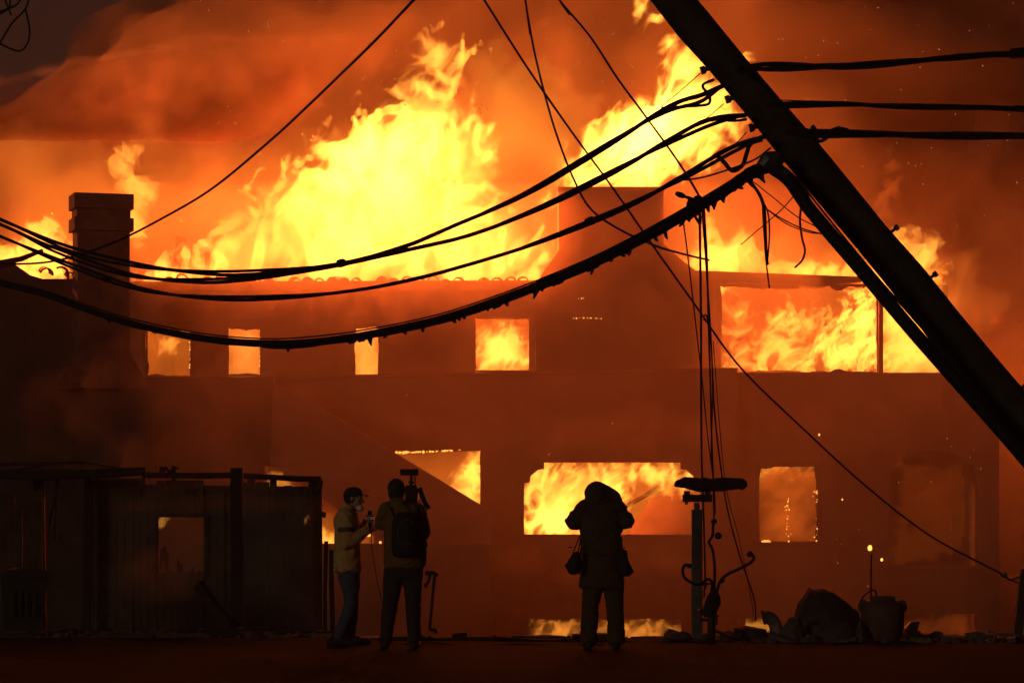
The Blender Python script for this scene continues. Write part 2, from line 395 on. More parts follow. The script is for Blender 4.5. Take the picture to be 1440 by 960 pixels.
for i, q4 in enumerate(((205,268,462,529,YU),(319,366,459,527,YU),(497,533,455,531,YU),(668,754,446,521,YU),(528,676,632,738,YM),(742,960,869,915,YM),(1067,1150,654,762,YR),(1250,1375,862,920,YR),(1013,1236,400,524,Y2))):
    charred_rim(*q4, seed=i + 3, w=.05 if i != 8 else .07, hang=.08 if i not in (5, 7, 8) else .1 if i == 8 else .025)
# fallen beams in the wide lower window
for (a, b, c, d, w, dy) in ((842,692,880,662,.13,59.9),(880,712,966,660,.05,59.5),(925,752,1000,668,.06,59.6),(955,752,1000,705,.05,59.7)):
    p, q_ = P(a, b, dy), P(c, d, dy + .4)
    hpart('fallen_beam', MB().tube([p, p.lerp(q_, .5) + Vector((0,0,-.02)), q_], [w, w * .9, w * .7], 4), M_CHAR2)
cl = [(930,752),(1000,690),(1000,752)]
hpart('fallen_ceiling', MB().prism([(X(a, 59.3), Z(b, 59.3)) for a, b in ((880,752),(915,700),(960,688),(1000,700),(1000,752))], 59.3, 59.36), M_ROOM)

def embers(pts, Y, n, r, spread, parent=house):
    mb = MB()
    for k in range(n):
        i = rnd.randrange(len(pts) - 1); t = rnd.random()
        a = pts[i][0] + (pts[i+1][0] - pts[i][0]) * t + rnd.gauss(0, spread); b = pts[i][1] + (pts[i+1][1] - pts[i][1]) * t + rnd.gauss(0, spread * .7)
        q = r * rnd.uniform(.4, 1.5)
        mb.ball(P(a, b, Y), (q, q * .6, q * rnd.uniform(.6, 1.3)), 6)
    o = hpart('embers', mb, M_EMBER); o['kind'] = 'stuff'
    return o
embers([(1107,700),(1106,720),(1110,762)], 57.5, 30, .013, 2.2)
embers([(1148,690),(1152,704),(1149,762)], 57.45, 36, .016, 2.4)
embers([(1072,760),(1082,762)], 57.5, 10, .03, 1)
embers([(806,447.5),(828,447),(846,448)], 58.27, 22, .011, .4)
embers([(811,420),(823,419)], 58.27, 3, .009, .5)
embers([(556,636),(600,635),(650,632)], 57.02, 46, .02, .5)
embers([(366,462),(366,524)], 59.0, 14, .017, .6); embers([(267,470),(267,524)], 59.0, 12, .017, .6)
embers([(500,740),(520,752),(540,766)], 56.9, 12, .03, 1.5)
# ---------------------------------------------------------------- turbulence
def _hash(ix, iy, seed):
    h = (ix.astype(np.int64) * 374761393 + iy.astype(np.int64) * 668265263 + seed * 1274126177) & 0xFFFFFFFF
    h = ((h ^ (h >> 13)) * 1274126177) & 0xFFFFFFFF
    return ((h ^ (h >> 16)) & 0xFFFF) / 65535.0 * 2 * np.pi

def noise2(x, y, seed=0):
    """Gradient noise, about -1..1."""
    ix, iy = np.floor(x), np.floor(y)
    fx, fy = x - ix, y - iy
    u, v = fx * fx * fx * (fx * (fx * 6 - 15) + 10), fy * fy * fy * (fy * (fy * 6 - 15) + 10)
    def g(dx, dy):
        a = _hash(ix + dx, iy + dy, seed)
        return np.cos(a) * (fx - dx) + np.sin(a) * (fy - dy)
    a = g(0, 0) * (1 - u) + g(1, 0) * u
    b = g(0, 1) * (1 - u) + g(1, 1) * u
    return (a * (1 - v) + b * v) * 1.5

def fbm(x, y, octaves=4, seed=0, gain=0.5):
    s, a, f, n = 0, 1.0, 1.0, 0.0
    for k in range(octaves):
        s = s + a * noise2(x * f, y * f, seed + 17 * k); n += a
        a *= gain; f *= 2.03
    return s / n

def smooth(a, b, x):
    t = np.clip((x - a) / (b - a), 0, 1)
    return t * t * (3 - 2 * t)

def poly_sdf(x, y, pts):
    """Signed distance to a closed outline, positive inside."""
    d2 = np.full(x.shape, 1e18); inside = np.zeros(x.shape, bool)
    n = len(pts)
    for i in range(n):
        ax, ay = pts[i]; bx, by = pts[(i + 1) % n]
        ex, ey = bx - ax, by - ay
        t = np.clip(((x - ax) * ex + (y - ay) * ey) / (ex * ex + ey * ey + 1e-9), 0, 1)
        d2 = np.minimum(d2, (x - ax - ex * t) ** 2 + (y - ay - ey * t) ** 2)
        c = (ay > y) != (by > y)
        xi = ax + (y - ay) / (by - ay + 1e-12) * ex
        inside ^= c & (x < xi)
    d = np.sqrt(d2)
    return np.where(inside, d, -d)

def flame_field(x, z, outline, seed, scale=1.0, core=2.6, soft=0.55, rag=0.42, lean=0.35, base=None, holes=0.55, floor=0.0, spots=()):
    """How much flame a sight line through (x, z) [metres] meets: 0 outside the outline, about 0.5 in the orange
    fringe, 3 in yellow sheets, 8 and more in the white heart. Curling, rising turbulence."""
    s = 1.0 / scale
    u = (x - lean * z) * s; v = z * s
    wx = fbm(u * 0.9, v * 0.55, 3, seed + 5); wz = fbm(u * 0.9 + 31.7, v * 0.55 + 8.1, 3, seed + 9)
    u2, v2 = u + 0.5 * wx, v + 0.5 * wz
    n1 = fbm(u2 * 1.0, v2 * 0.85, 4, seed + 1, 0.55)
    puff = 1 - 2.6 * np.abs(noise2(u2 * 1.5, v2 * 1.35, seed + 6)) - 1.3 * np.abs(noise2(u2 * 3.3, v2 * 2.9, seed + 7)) - 0.7 * np.abs(noise2(u2 * 7.1, v2 * 6.0, seed + 8))
    d = poly_sdf(x, z, outline) + rag * (n1 * 0.9 + 0.5 * puff + 0.28)
    body = smooth(0.0, soft, d)
    big = fbm(u2 * 0.55, v2 * 0.38, 3, seed + 2) * 0.5 + 0.5
    bil = np.clip(0.35 + 0.6 * puff + 0.55 * fbm(u2 * 1.9, v2 * 1.1, 4, seed + 3, 0.6), 0, 1.3)
    tall = fbm(u2 * 1.7, v2 * 0.45, 3, seed + 4) * 0.5 + 0.5
    tex = np.clip(0.5 * bil + 1.5 * (big - 0.45) + 0.9 * (tall - 0.5) + 0.3, 0.0, 1.8)
    f = body * (floor + (1 - holes) * 0.8 + holes * 1.25 * tex ** 1.7) * core
    f = f * (0.45 + 0.75 * smooth(0, 1.3 * scale, d))
    for (sx, sz, r, k) in spots:                                   # hottest places
        f = f * (1 + k * np.exp(-(((x - sx) ** 2 + (z - sz) ** 2) / (r * r))) * (0.6 + 0.6 * big))
    return np.where(d > 0, np.maximum(f, 0), 0)
FLAME_RGB = (1.0, 0.37, 0.042)
DULL_RGB = (1.0, 0.235, 0.02)                                    # redder colour for the dim glows
# outlines are given on the photograph and carried to the flames' own distance Y (metres from the camera)
FLAMES = [
 dict(name='room_fire', Y=39.3, label='tiny flames in the top corner of the shed window', outline=[(218,742),(220,728),(228,720),(242,720),(240,736),(230,744)],
      kw=dict(seed=101, core=1.4, scale=0.22, rag=0.06, soft=0.12, holes=0.7), depth=0.4),
 dict(name='room_fire', Y=38.0, label='thin flame on the corner post of the shed', outline=[(426,737),(428,724),(433,718),(434,730),(431,738)],
      kw=dict(seed=103, core=2.4, scale=0.2, rag=0.03, soft=0.08, holes=0.5), depth=0.2),
 dict(name='roof_fire', Y=60.9, label='huge yellow mass of flames rising over the row of roof tiles', outline=[(194,430),(196,385),(225,362),(262,352),(285,352),(300,330),(318,306),(345,298),(358,268),(372,256),(392,250),(398,232),(430,224),(436,192),(468,172),(500,158),(540,150),(560,122),(588,100),(602,64),(640,48),(674,66),(666,116),(660,150),(678,176),(690,210),(680,240),(694,262),(706,284),(724,298),(742,292),(764,322),(774,366),(752,430)],
      kw=dict(seed=11, core=4.8, scale=0.95, rag=0.62, holes=0.8, lean=0.3), spots=[(548,270,1.0,.8),(320,372,.7,1.6),(245,380,.8,1.5),(600,330,1.3,.7),(735,340,.6,.8),(480,340,1.0,.5)]),
 dict(name='fire_glow', Y=64.0, label='thin orange veil of hot gas emitting the glow of firelit smoke behind the great roof fire', outline=[(-80,440),(-80,150),(60,140),(160,140),(250,150),(330,160),(430,160),(560,105),(610,45),(690,40),(760,90),(810,150),(840,210),(840,300),(800,440)],  # hot gas, and the orange of firelit smoke put in as emission
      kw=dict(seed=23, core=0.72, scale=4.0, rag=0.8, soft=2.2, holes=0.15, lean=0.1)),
 dict(name='roof_fire', Y=62.5, label='white hot flames bursting over the flat topped tower behind the pole', outline=[(745,290),(762,275),(785,262),(790,232),(802,200),(830,176),(856,160),(888,146),(918,128),(938,104),(930,72),(916,40),(894,30),(884,6),(900,-14),(934,14),(952,44),(985,76),(1020,110),(1046,70),(1064,84),(1052,118),(1034,136),(1050,160),(1052,196),(1014,206),(1006,232),(968,250),(934,262),(930,290)],
      kw=dict(seed=37, core=7.0, scale=0.8, rag=0.32, holes=0.6, lean=0.35), spots=[(880,215,1.3,1.0),(960,180,.9,.7)]),
 dict(name='roof_fire', Y=62.6, label='softer yellow flames rolling behind the great roof fire', outline=[(210,430),(230,370),(290,345),(315,300),(350,280),(380,245),(430,215),(450,180),(500,160),(560,140),(600,110),(640,90),(665,110),(660,170),(700,200),(720,260),(770,300),(790,350),(780,430)],
      kw=dict(seed=131, core=2.0, scale=1.5, rag=0.5, soft=1.1, holes=0.7, lean=0.2)),
 dict(name='fire_glow', Y=64.5, label='pale orange glowing veil put in for firelit haze between the two tall flames', outline=[(600,300),(620,60),(700,20),(790,60),(860,130),(860,300)],  # emitting veil imitates haze lit by the flames on both sides
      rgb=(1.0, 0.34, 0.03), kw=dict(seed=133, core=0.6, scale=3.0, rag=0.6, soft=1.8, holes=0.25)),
 dict(name='fire_glow', Y=63.5, rgb=(1.0, 0.2, 0.018), res=0.06, label='orange glowing veil put in for firelit smoke right of the tower', outline=[(900,420),(910,250),(980,220),(1080,250),(1180,290),(1280,300),(1360,340),(1420,420),(1420,520),(1300,540)],  # added emitter brightens the smoke bank as if the fire lit it
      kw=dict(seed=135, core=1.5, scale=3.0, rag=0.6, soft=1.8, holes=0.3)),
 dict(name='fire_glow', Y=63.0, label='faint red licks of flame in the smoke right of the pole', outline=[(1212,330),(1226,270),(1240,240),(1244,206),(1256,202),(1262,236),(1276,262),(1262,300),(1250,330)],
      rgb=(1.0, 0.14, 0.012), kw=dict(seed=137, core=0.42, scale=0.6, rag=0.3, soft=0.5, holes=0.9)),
 dict(name='roof_fire', Y=61.0, label='narrow curl of flame beside the top of the chimney', outline=[(170,330),(168,278),(158,252),(148,228),(158,206),(180,198),(200,206),(194,232),(206,250),(220,262),(220,290),(208,310),(204,345),(176,345)],
      kw=dict(seed=5, core=2.6, scale=0.5, rag=0.2, soft=0.3, lean=-0.1, holes=.6)),
 dict(name='roof_fire', Y=61.0, label='flames behind the collapsed roof edge left of the chimney', outline=[(-60,410),(-50,345),(5,346),(36,326),(50,304),(76,308),(90,326),(104,336),(110,410)],
      kw=dict(seed=8, core=3.4, scale=0.6, rag=0.3, soft=0.35, lean=0.0), spots=[(62,365,.5,1.0)]),
 dict(name='roof_fire', Y=60.8, label='ragged row of flames along the roof line right of the tower', outline=[(946,400),(956,366),(974,350),(984,318),(996,288),(1008,316),(1018,338),(1030,322),(1046,304),(1056,330),(1072,348),(1090,362),(1112,366),(1132,360),(1152,366),(1180,368),(1196,360),(1216,372),(1224,402)],
      kw=dict(seed=3, core=5.0, scale=0.45, rag=0.16, soft=0.3, lean=0.0, holes=.6), spots=[(1005,372,.6,1.0)]),
 dict(name='roof_fire', Y=61.5, label='flames showing past the right edge of the leaning pole', outline=[(1215,480),(1205,360),(1250,330),(1292,318),(1322,340),(1330,372),(1314,400),(1302,430),(1310,480)],
      kw=dict(seed=15, core=2.8, scale=0.6, rag=0.35, soft=0.45, lean=0.1)),
 dict(name='room_fire', Y=59.9, label='fire filling the wide upper opening behind the leaning pole', outline=[(1002,540),(1004,410),(1018,398),(1040,428),(1075,436),(1110,424),(1150,436),(1185,420),(1205,400),(1246,396),(1246,540)],
      kw=dict(seed=41, core=4.2, scale=0.55, rag=0.42, soft=0.6, lean=0.2, holes=1.0), spots=[(1212,440,.55,1.7),(1030,500,.5,.3)]),
 dict(name='room_fire', Y=60.2, label='fire in the upper corner opening right of the thin post', outline=[(1236,535),(1236,360),(1300,400),(1345,480),(1352,535)],
      kw=dict(seed=43, core=3.0, scale=0.6, rag=0.1, soft=0.3, lean=0.2, holes=0.5, floor=.15), spots=[(1255,480,.6,.9)]),
 dict(name='room_fire', Y=60.6, label='faint fire glow inside the upper window beside the chimney', outline=[(196,540),(196,450),(276,450),(276,540)],
      kw=dict(seed=51, core=0.95, scale=1.5, rag=0.05, soft=0.2, holes=0.5, floor=.2)),
 dict(name='room_fire', Y=60.9, label='small bright flame seen high in the window beside the chimney', outline=[(221,500),(222,478),(232,472),(243,474),(252,480),(252,499)],
      kw=dict(seed=105, core=3.2, scale=0.3, rag=0.08, soft=0.14, holes=0.6), depth=.5),
 dict(name='room_fire', Y=60.6, label='orange fire glow inside the narrow upper window under the cables', outline=[(310,540),(310,450),(374,450),(374,540)],
      kw=dict(seed=53, core=1.7, scale=0.5, rag=0.05, soft=0.2, holes=0.6, floor=.2)),
 dict(name='room_fire', Y=60.6, label='yellow fire inside the small upper window left of the tower', outline=[(488,545),(488,450),(540,450),(540,545)],
      kw=dict(seed=57, core=3.0, scale=0.6, rag=0.1, soft=0.2, holes=0.5, floor=.2)),
 dict(name='room_fire', Y=60.4, label='bright fire inside the upper window beside the tower wall', outline=[(660,535),(662,465),(676,450),(692,456),(700,444),(722,446),(732,462),(752,480),(766,500),(768,535)],
      kw=dict(seed=61, core=5.0, scale=0.45, rag=0.14, soft=0.35, holes=0.6), spots=[(705,490,.5,.6)]),
 dict(name='room_fire', Y=59.0, label='fire in the stair side opening cut off by the sloping stair wall', outline=[(596,700),(622,690),(634,660),(650,640),(652,625),(690,625),(690,740),(640,730)],
      kw=dict(seed=67, core=3.6, scale=0.4, rag=0.12, soft=0.3, holes=0.5, lean=.1), spots=[(672,660,.3,.8)]),
 dict(name='room_fire', Y=59.6, label='orange glow filling the room behind the sloping stair wall', outline=[(520,700),(520,620),(690,620),(690,740),(600,740)],
      kw=dict(seed=69, core=0.6, scale=1.2, rag=0.1, soft=0.4, holes=0.3, floor=.2)),
 dict(name='room_fire', Y=59.0, label='yellow fire filling the wide lower window with stepped corners', outline=[(728,770),(728,640),(900,640),(992,640),(1000,690),(960,700),(900,690),(870,735),(870,770)],
      kw=dict(seed=71, core=3.8, scale=0.6, rag=0.3, soft=0.5, holes=0.6, floor=.12, lean=.4), spots=[(765,740,.5,1.4),(840,690,.7,.3)]),
 dict(name='room_fire', Y=60.0, label='orange glow behind fallen beams in the wide lower window', outline=[(850,770),(850,640),(1000,640),(1000,770)],
      kw=dict(seed=73, core=0.85, scale=1.0, rag=0.1, soft=0.4, holes=0.3, floor=.2)),
 dict(name='room_fire', Y=59.0, label='fire in the basement opening behind the photographer', outline=[(732,910),(732,872),(800,864),(900,862),(970,862),(980,910)],
      rgb=(1.0, 0.3, 0.03), kw=dict(seed=77, core=1.1, scale=0.45, rag=0.2, soft=0.3, holes=1.0), spots=[(905,880,.6,2.2),(790,885,.35,1.6)]),
 dict(name='room_fire', Y=59.6, label='dull red glow put in for lit smoke in the tall arched opening at right', outline=[(1240,815),(1240,625),(1385,625),(1385,815)],  # weak emission imitates lit smoke behind the arch
      rgb=(1.0, 0.12, 0.01), kw=dict(seed=107, core=0.09, scale=1.2, rag=0.1, soft=0.3, holes=0.4, floor=.2)),
 dict(name='room_fire', Y=58.0, label='narrow glowing red strip put in for firelight on the jamb of the arched opening', outline=[(1360,800),(1361,690),(1368,655),(1380,690),(1380,800)],  # emitting strip imitates firelight falling on the jamb
      rgb=(1.0, 0.13, 0.01), kw=dict(seed=109, core=0.5, scale=0.5, rag=0.06, soft=0.12, holes=0.6), depth=.3),
 dict(name='room_fire', Y=59.3, label='dull orange fire inside the square lower window on the right', outline=[(1055,775),(1055,645),(1162,645),(1162,775)],
      rgb=(1.0, 0.16, 0.012), kw=dict(seed=79, core=0.8, scale=0.5, rag=0.1, soft=0.3, holes=0.6, floor=.1), spots=[(1080,652,.4,1.6),(1140,652,.3,1.2)]),
 dict(name='room_fire', Y=58.6, label='yellow flames along the head of the square lower window', outline=[(1060,690),(1060,640),(1158,640),(1158,672),(1130,668),(1112,676),(1096,664),(1080,672)],
      kw=dict(seed=111, core=1.5, scale=0.4, rag=0.22, soft=0.4, holes=0.8), depth=.6),
 dict(name='room_fire', Y=59.3, label='dim fire in the basement opening at far right', outline=[(1240,915),(1240,860),(1385,860),(1385,915)],
      rgb=(1.0, 0.15, 0.012), kw=dict(seed=83, core=0.16, scale=0.6, rag=0.1, soft=0.3, holes=0.4, floor=.2), spots=[(1344,862,.22,5.0),(1371,884,.2,2.5)]),
 dict(name='room_fire', Y=59.0, label='small fire in the low opening behind the rubble', outline=[(1034,892),(1036,872),(1050,868),(1076,868),(1090,876),(1090,892)],
      kw=dict(seed=85, core=2.2, scale=0.3, rag=0.08, soft=0.2, holes=0.6)),
 dict(name='room_fire', Y=59.0, label='bright fire under the stairs beside the shed corner', outline=[(430,780),(430,716),(452,736),(476,752),(492,780)],
      kw=dict(seed=87, core=4.0, scale=0.4, rag=0.08, soft=0.2, holes=0.3)),
 dict(name='room_fire', Y=59.0, label='small fire seen over the shed roof end', outline=[(372,690),(374,662),(392,658),(412,668),(420,690)],
      kw=dict(seed=89, core=2.4, scale=0.3, rag=0.08, soft=0.25, holes=0.6)),
 dict(name='room_fire', Y=59.4, label='orange glow in the space under the stairs', outline=[(370,790),(370,650),(430,690),(480,720),(560,775),(560,790)],
      kw=dict(seed=91, core=0.5, scale=0.8, rag=0.08, soft=0.3, holes=0.4, floor=.2)),
]
# ---------------------------------------------------------------- fire: glowing gas that fills closed, turbulent hulls
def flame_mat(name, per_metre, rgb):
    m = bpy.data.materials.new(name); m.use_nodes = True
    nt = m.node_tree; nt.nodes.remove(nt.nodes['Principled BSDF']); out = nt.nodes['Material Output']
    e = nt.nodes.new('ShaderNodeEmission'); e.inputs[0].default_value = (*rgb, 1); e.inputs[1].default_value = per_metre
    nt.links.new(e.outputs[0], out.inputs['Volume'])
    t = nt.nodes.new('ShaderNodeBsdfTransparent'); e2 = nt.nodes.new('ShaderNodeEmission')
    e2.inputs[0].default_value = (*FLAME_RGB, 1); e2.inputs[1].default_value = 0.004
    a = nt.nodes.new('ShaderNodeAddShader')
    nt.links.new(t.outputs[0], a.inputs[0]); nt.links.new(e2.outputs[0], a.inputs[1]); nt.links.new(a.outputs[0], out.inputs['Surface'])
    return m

def hull_mesh(name, xs, zs, thick, ymid, tmin):
    """Closed body whose depth at (x, z) is thick, centred on the uneven sheet ymid."""
    nx, nz = len(xs), len(zs)
    on = thick > tmin
    cell = on[:-1,:-1] | on[1:,:-1] | on[:-1,1:] | on[1:,1:]
    used = np.zeros((nz, nx), bool)
    used[:-1,:-1] |= cell; used[1:,:-1] |= cell; used[:-1,1:] |= cell; used[1:,1:] |= cell
    idx = np.full((nz, nx), -1); n = int(used.sum()); idx[used] = np.arange(n)
    gx, gz = np.meshgrid(xs, zs)
    t = np.maximum(thick, 0)[used] * 0.5
    # points on the rim belong to both sides
    full = np.zeros((nz + 1, nx + 1), int); full[1:-1, 1:-1] = cell
    cnt = full[:-1,:-1] + full[1:,:-1] + full[:-1,1:] + full[1:,1:]
    rim = (cnt < 4)[used]
    t = np.where(rim, 0, t)
    front = np.stack([gx[used], ymid[used] - t, gz[used]], 1); back = np.stack([gx[used], ymid[used] + t, gz[used]], 1)
    bidx = np.where(rim, np.arange(n), n + np.cumsum(~rim) - 1)
    verts = np.concatenate([front, back[~rim]])
    k, i = np.nonzero(cell)
    a, b, c, d = idx[k, i], idx[k, i+1], idx[k+1, i+1], idx[k+1, i]
    f1 = np.stack([a, b, c, d], 1); f2 = np.stack([bidx[a], bidx[d], bidx[c], bidx[b]], 1)
    keep = ~((rim[a]) & (rim[b]) & (rim[c]) & (rim[d]))
    faces = np.concatenate([f1[keep], f2[keep]])
    me = bpy.data.meshes.new(name)
    me.vertices.add(len(verts)); me.vertices.foreach_set('co', verts.astype(np.float32).ravel())
    me.loops.add(faces.size); me.loops.foreach_set('vertex_index', faces.astype(np.int32).ravel())
    me.polygons.add(len(faces)); me.polygons.foreach_set('loop_start', np.arange(0, faces.size, 4, dtype=np.int32))
    me.update(calc_edges=True); me.validate()
    return me

_fm = {}
def make_fire(f):
    Y = f['Y']; o = [(X(a, Y), Z(b, Y)) for a, b in f['outline']]
    ox = [p[0] for p in o]; oz = [p[1] for p in o]; pad = 0.6 * f['kw'].get('rag', 0.4) + 0.05
    res = f.get('res', 0.032 if f['name'] == 'roof_fire' else 0.026)
    if f['kw']['core'] < 1: res = 0.06
    xs = np.arange(min(ox) - pad, max(ox) + pad, res); zs = np.arange(min(oz) - pad, max(oz) + pad, res)
    gx, gz = np.meshgrid(xs, zs)
    sp = [(X(a, Y), Z(b, Y), r, k) for a, b, r, k in f.get('spots', ())]
    s = flame_field(gx, gz, o, spots=sp, **f['kw'])
    depth = f.get('depth', 2.6 if f['name'] == 'roof_fire' else 1.5)
    per = max(0.25, float(np.percentile(s[s > 0], 97)) / depth)
    s = np.minimum(s, depth * per)
    ymid = Y + (0.5 if f['name'] == 'roof_fire' else 0.2) * fbm(gx * 0.7, gz * 0.5, 3, f['kw']['seed'] + 90)
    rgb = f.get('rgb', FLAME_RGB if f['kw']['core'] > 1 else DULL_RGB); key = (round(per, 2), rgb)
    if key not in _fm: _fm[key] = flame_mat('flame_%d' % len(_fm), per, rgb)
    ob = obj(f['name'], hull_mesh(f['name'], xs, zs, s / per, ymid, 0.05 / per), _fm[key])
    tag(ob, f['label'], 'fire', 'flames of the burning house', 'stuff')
    return ob
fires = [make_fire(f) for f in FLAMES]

LAMPS = [  # photograph x, y, distance, watts: the light the flames give, one added at far right to brighten smoke
 (330,350,59.6,500),(450,310,59.4,1200),(560,260,59.4,1800),(640,230,59.4,1400),(715,335,59.2,700),
 (860,215,60.8,1900),(960,170,60.8,1500),(30,320,62.0,1100),(150,280,63.0,700),(255,310,62.5,1000),(1010,350,61.5,700),(1110,330,63.0,600),(1285,370,62.5,900),(1400,450,64.0,500),
 (1200,440,59.0,350),(1060,480,59.0,250),(1275,490,59.2,200),(236,490,60.6,60),(342,495,60.6,70),(515,500,60.4,80),(710,490,60.2,180),
 (660,670,58.4,200),(790,720,58.2,350),(900,690,58.2,260),(840,885,57.9,24),(1108,700,58.4,20),(1345,880,58.4,5),(1060,880,58.4,30),(455,765,58.4,90)]
for i, (a, b, Y, w) in enumerate(LAMPS):
    d = bpy.data.lights.new('fire_light', 'POINT'); d.energy = w * LAMP_K; d.color = (1.0, 0.135, 0.022); d.shadow_soft_size = 0.0
    l = bpy.data.objects.new('fire_light', d); C.objects.link(l); l.location = P(a, b, Y)
# ---------------------------------------------------------------- smoke, spray and haze
def vol_mat(name, density, color, aniso=0.0, noise=None, absorb=None):
    m = bpy.data.materials.new(name); m.use_nodes = True
    nt = m.node_tree; nt.nodes.remove(nt.nodes['Principled BSDF']); out = nt.nodes['Material Output']
    v = nt.nodes.new('ShaderNodeVolumePrincipled'); v.inputs['Color'].default_value = (*color, 1)
    v.inputs['Density'].default_value = density; v.inputs['Anisotropy'].default_value = aniso
    if noise:
        sc, lo, hi = noise
        tc = nt.nodes.new('ShaderNodeTexCoord'); n = nt.nodes.new('ShaderNodeTexNoise')
        n.inputs['Scale'].default_value = sc; n.inputs['Detail'].default_value = 3; n.inputs['Distortion'].default_value = 0.6
        nt.links.new(tc.outputs['Object'], n.inputs['Vector'])
        mr = nt.nodes.new('ShaderNodeMapRange'); mr.inputs['From Min'].default_value = lo; mr.inputs['From Max'].default_value = hi
        mr.inputs['To Min'].default_value = 0; mr.inputs['To Max'].default_value = density
        nt.links.new(n.outputs['Fac'], mr.inputs['Value']); nt.links.new(mr.outputs[0], v.inputs['Density'])
    nt.links.new(v.outputs[0], out.inputs['Volume'])
    return m

def smoke_bank(name, label, x0, x1, z0, z1, yfront, yback, amp, scale, seed, density, color, res=0.4, top=None, fade=0.0):
    """A billowing bank: lumpy front, closed behind."""
    xs = np.arange(x0, x1 + res, res); zs = np.arange(z0, z1 + res, res)
    gx, gz = np.meshgrid(xs, zs)
    w = fbm(gx / scale * .8, gz / scale * .8, 3, seed + 4)
    n = fbm(gx / scale + w, gz / scale + w * .6, 5, seed, 0.55); b = 1 - 2.2 * np.abs(noise2(gx / scale * 1.7 + w, gz / scale * 1.7, seed + 2))
    yf = yfront + amp * (0.9 * n + 0.35 * b)
    if top is not None: yf = yf + top(gx, gz)
    yf = np.minimum(yf, yback - 0.05)
    th = yback - yf
    if fade: th = th * smooth(0, fade, np.minimum(np.minimum(gx - x0, x1 - gx), np.minimum(gz - z0, z1 - gz)) + fade * .35 * n)
    th[0, :] = 0; th[-1, :] = 0; th[:, 0] = 0; th[:, -1] = 0
    me = hull_mesh(name, xs, zs, th, yback - th / 2, 0.06)
    return tag(obj(name, me, vol_mat(name, density, color)), label, 'smoke', None, 'stuff')
Yb = 72.0
def _back(x, z):
    away = 26.8 * smooth(1.0, 10.0, (z - 11.6) * 1.1 - (x + 9.5) * 1.0 + 2.6 * fbm(x * .3, z * .3, 4, 77)) * (x < 8)
    return away + 0.35 * np.maximum(0, z - 7.5) + 1.1 * np.maximum(0, x - 5.5) * smooth(4, 10, z)
smoke_bank('smoke', 'wall of orange lit smoke rising behind the burning house', -26, 28, -5, 26, 65.5, 92, 2.2, 5.0, 5, 0.4, (0.8, 0.6, 0.4), top=_back)

def slab(name, label, outline, Y, depth, density, color, seed, soft=0.6, rag=0.3, stretch=(0.6, 0.6), res=0.1, cat='smoke', flat=None):
    o = [(X(a, Y), Z(b, Y)) for a, b in outline]
    ox = [p[0] for p in o]; oz = [p[1] for p in o]
    xs = np.arange(min(ox) - .5, max(ox) + .5, res); zs = np.arange(min(oz) - .5, max(oz) + .5, res)
    gx, gz = np.meshgrid(xs, zs)
    d = poly_sdf(gx, gz, o) + rag * fbm(gx * stretch[0], gz * stretch[1], 5, seed, .6)
    t = smooth(0, soft, d) * (0.55 + 0.75 * fbm(gx * stretch[0] * 1.5, gz * stretch[1] * 1.5, 4, seed + 3)) * depth
    if flat is not None: t = np.where(gz < flat, 0, t)
    t = np.where(d > 0, np.maximum(t, 0), 0)
    me = hull_mesh(name, xs, zs, t, Y + 0.4 * fbm(gx * .4, gz * .4, 2, seed + 8), 0.04)
    return tag(obj(name, me, vol_mat(name, density, color)), label, cat, None, 'stuff')
slab('smoke', 'dark flat bottomed bank of smoke over the chimney', [(-160,330),(-160,110),(120,92),(300,60),(450,30),(540,50),(500,120),(450,170),(400,230),(300,330)], 57.6, 3.0, 1.2, (0.2, 0.11, 0.075), 14, soft=2.2, rag=.5, flat=Z(198, 57.6))
slab('smoke', 'rolling billow of lit smoke above the chimney', [(90,200),(110,110),(200,60),(330,40),(440,70),(470,140),(400,195),(250,200)], 63.5, 1.6, 0.24, (0.75, 0.5, 0.34), 41, soft=1.2, rag=1.1, stretch=(.7, .8), res=.07)
slab('smoke', 'rolling billow of lit smoke left of the tall flame', [(300,60),(420,0),(600,-30),(640,30),(560,110),(460,160),(360,150)], 64.0, 1.6, 0.24, (0.75, 0.5, 0.34), 43, soft=1.2, rag=1.1, stretch=(.7, .8), res=.07)
slab('smoke', 'thin smoke drifting before the burnt shed', [(110,900),(120,660),(240,650),(380,660),(470,690),(470,900)], 37.35, .7, 0.6, (0.95, 0.75, 0.6), 45, soft=.8, rag=.3, stretch=(.9, .9), res=.06)
slab('water_spray', 'pale streak of hose spray drifting across the dark smoke', [(-60,118),(0,102),(90,84),(200,58),(300,48),(420,50),(400,66),(300,70),(200,82),(90,104),(0,128),(-60,150)], 58.4, 1.2, 0.42, (0.95, 0.8, 0.7), 31, soft=.6, rag=.22, stretch=(.8, 3.0), res=.05, cat='spray')

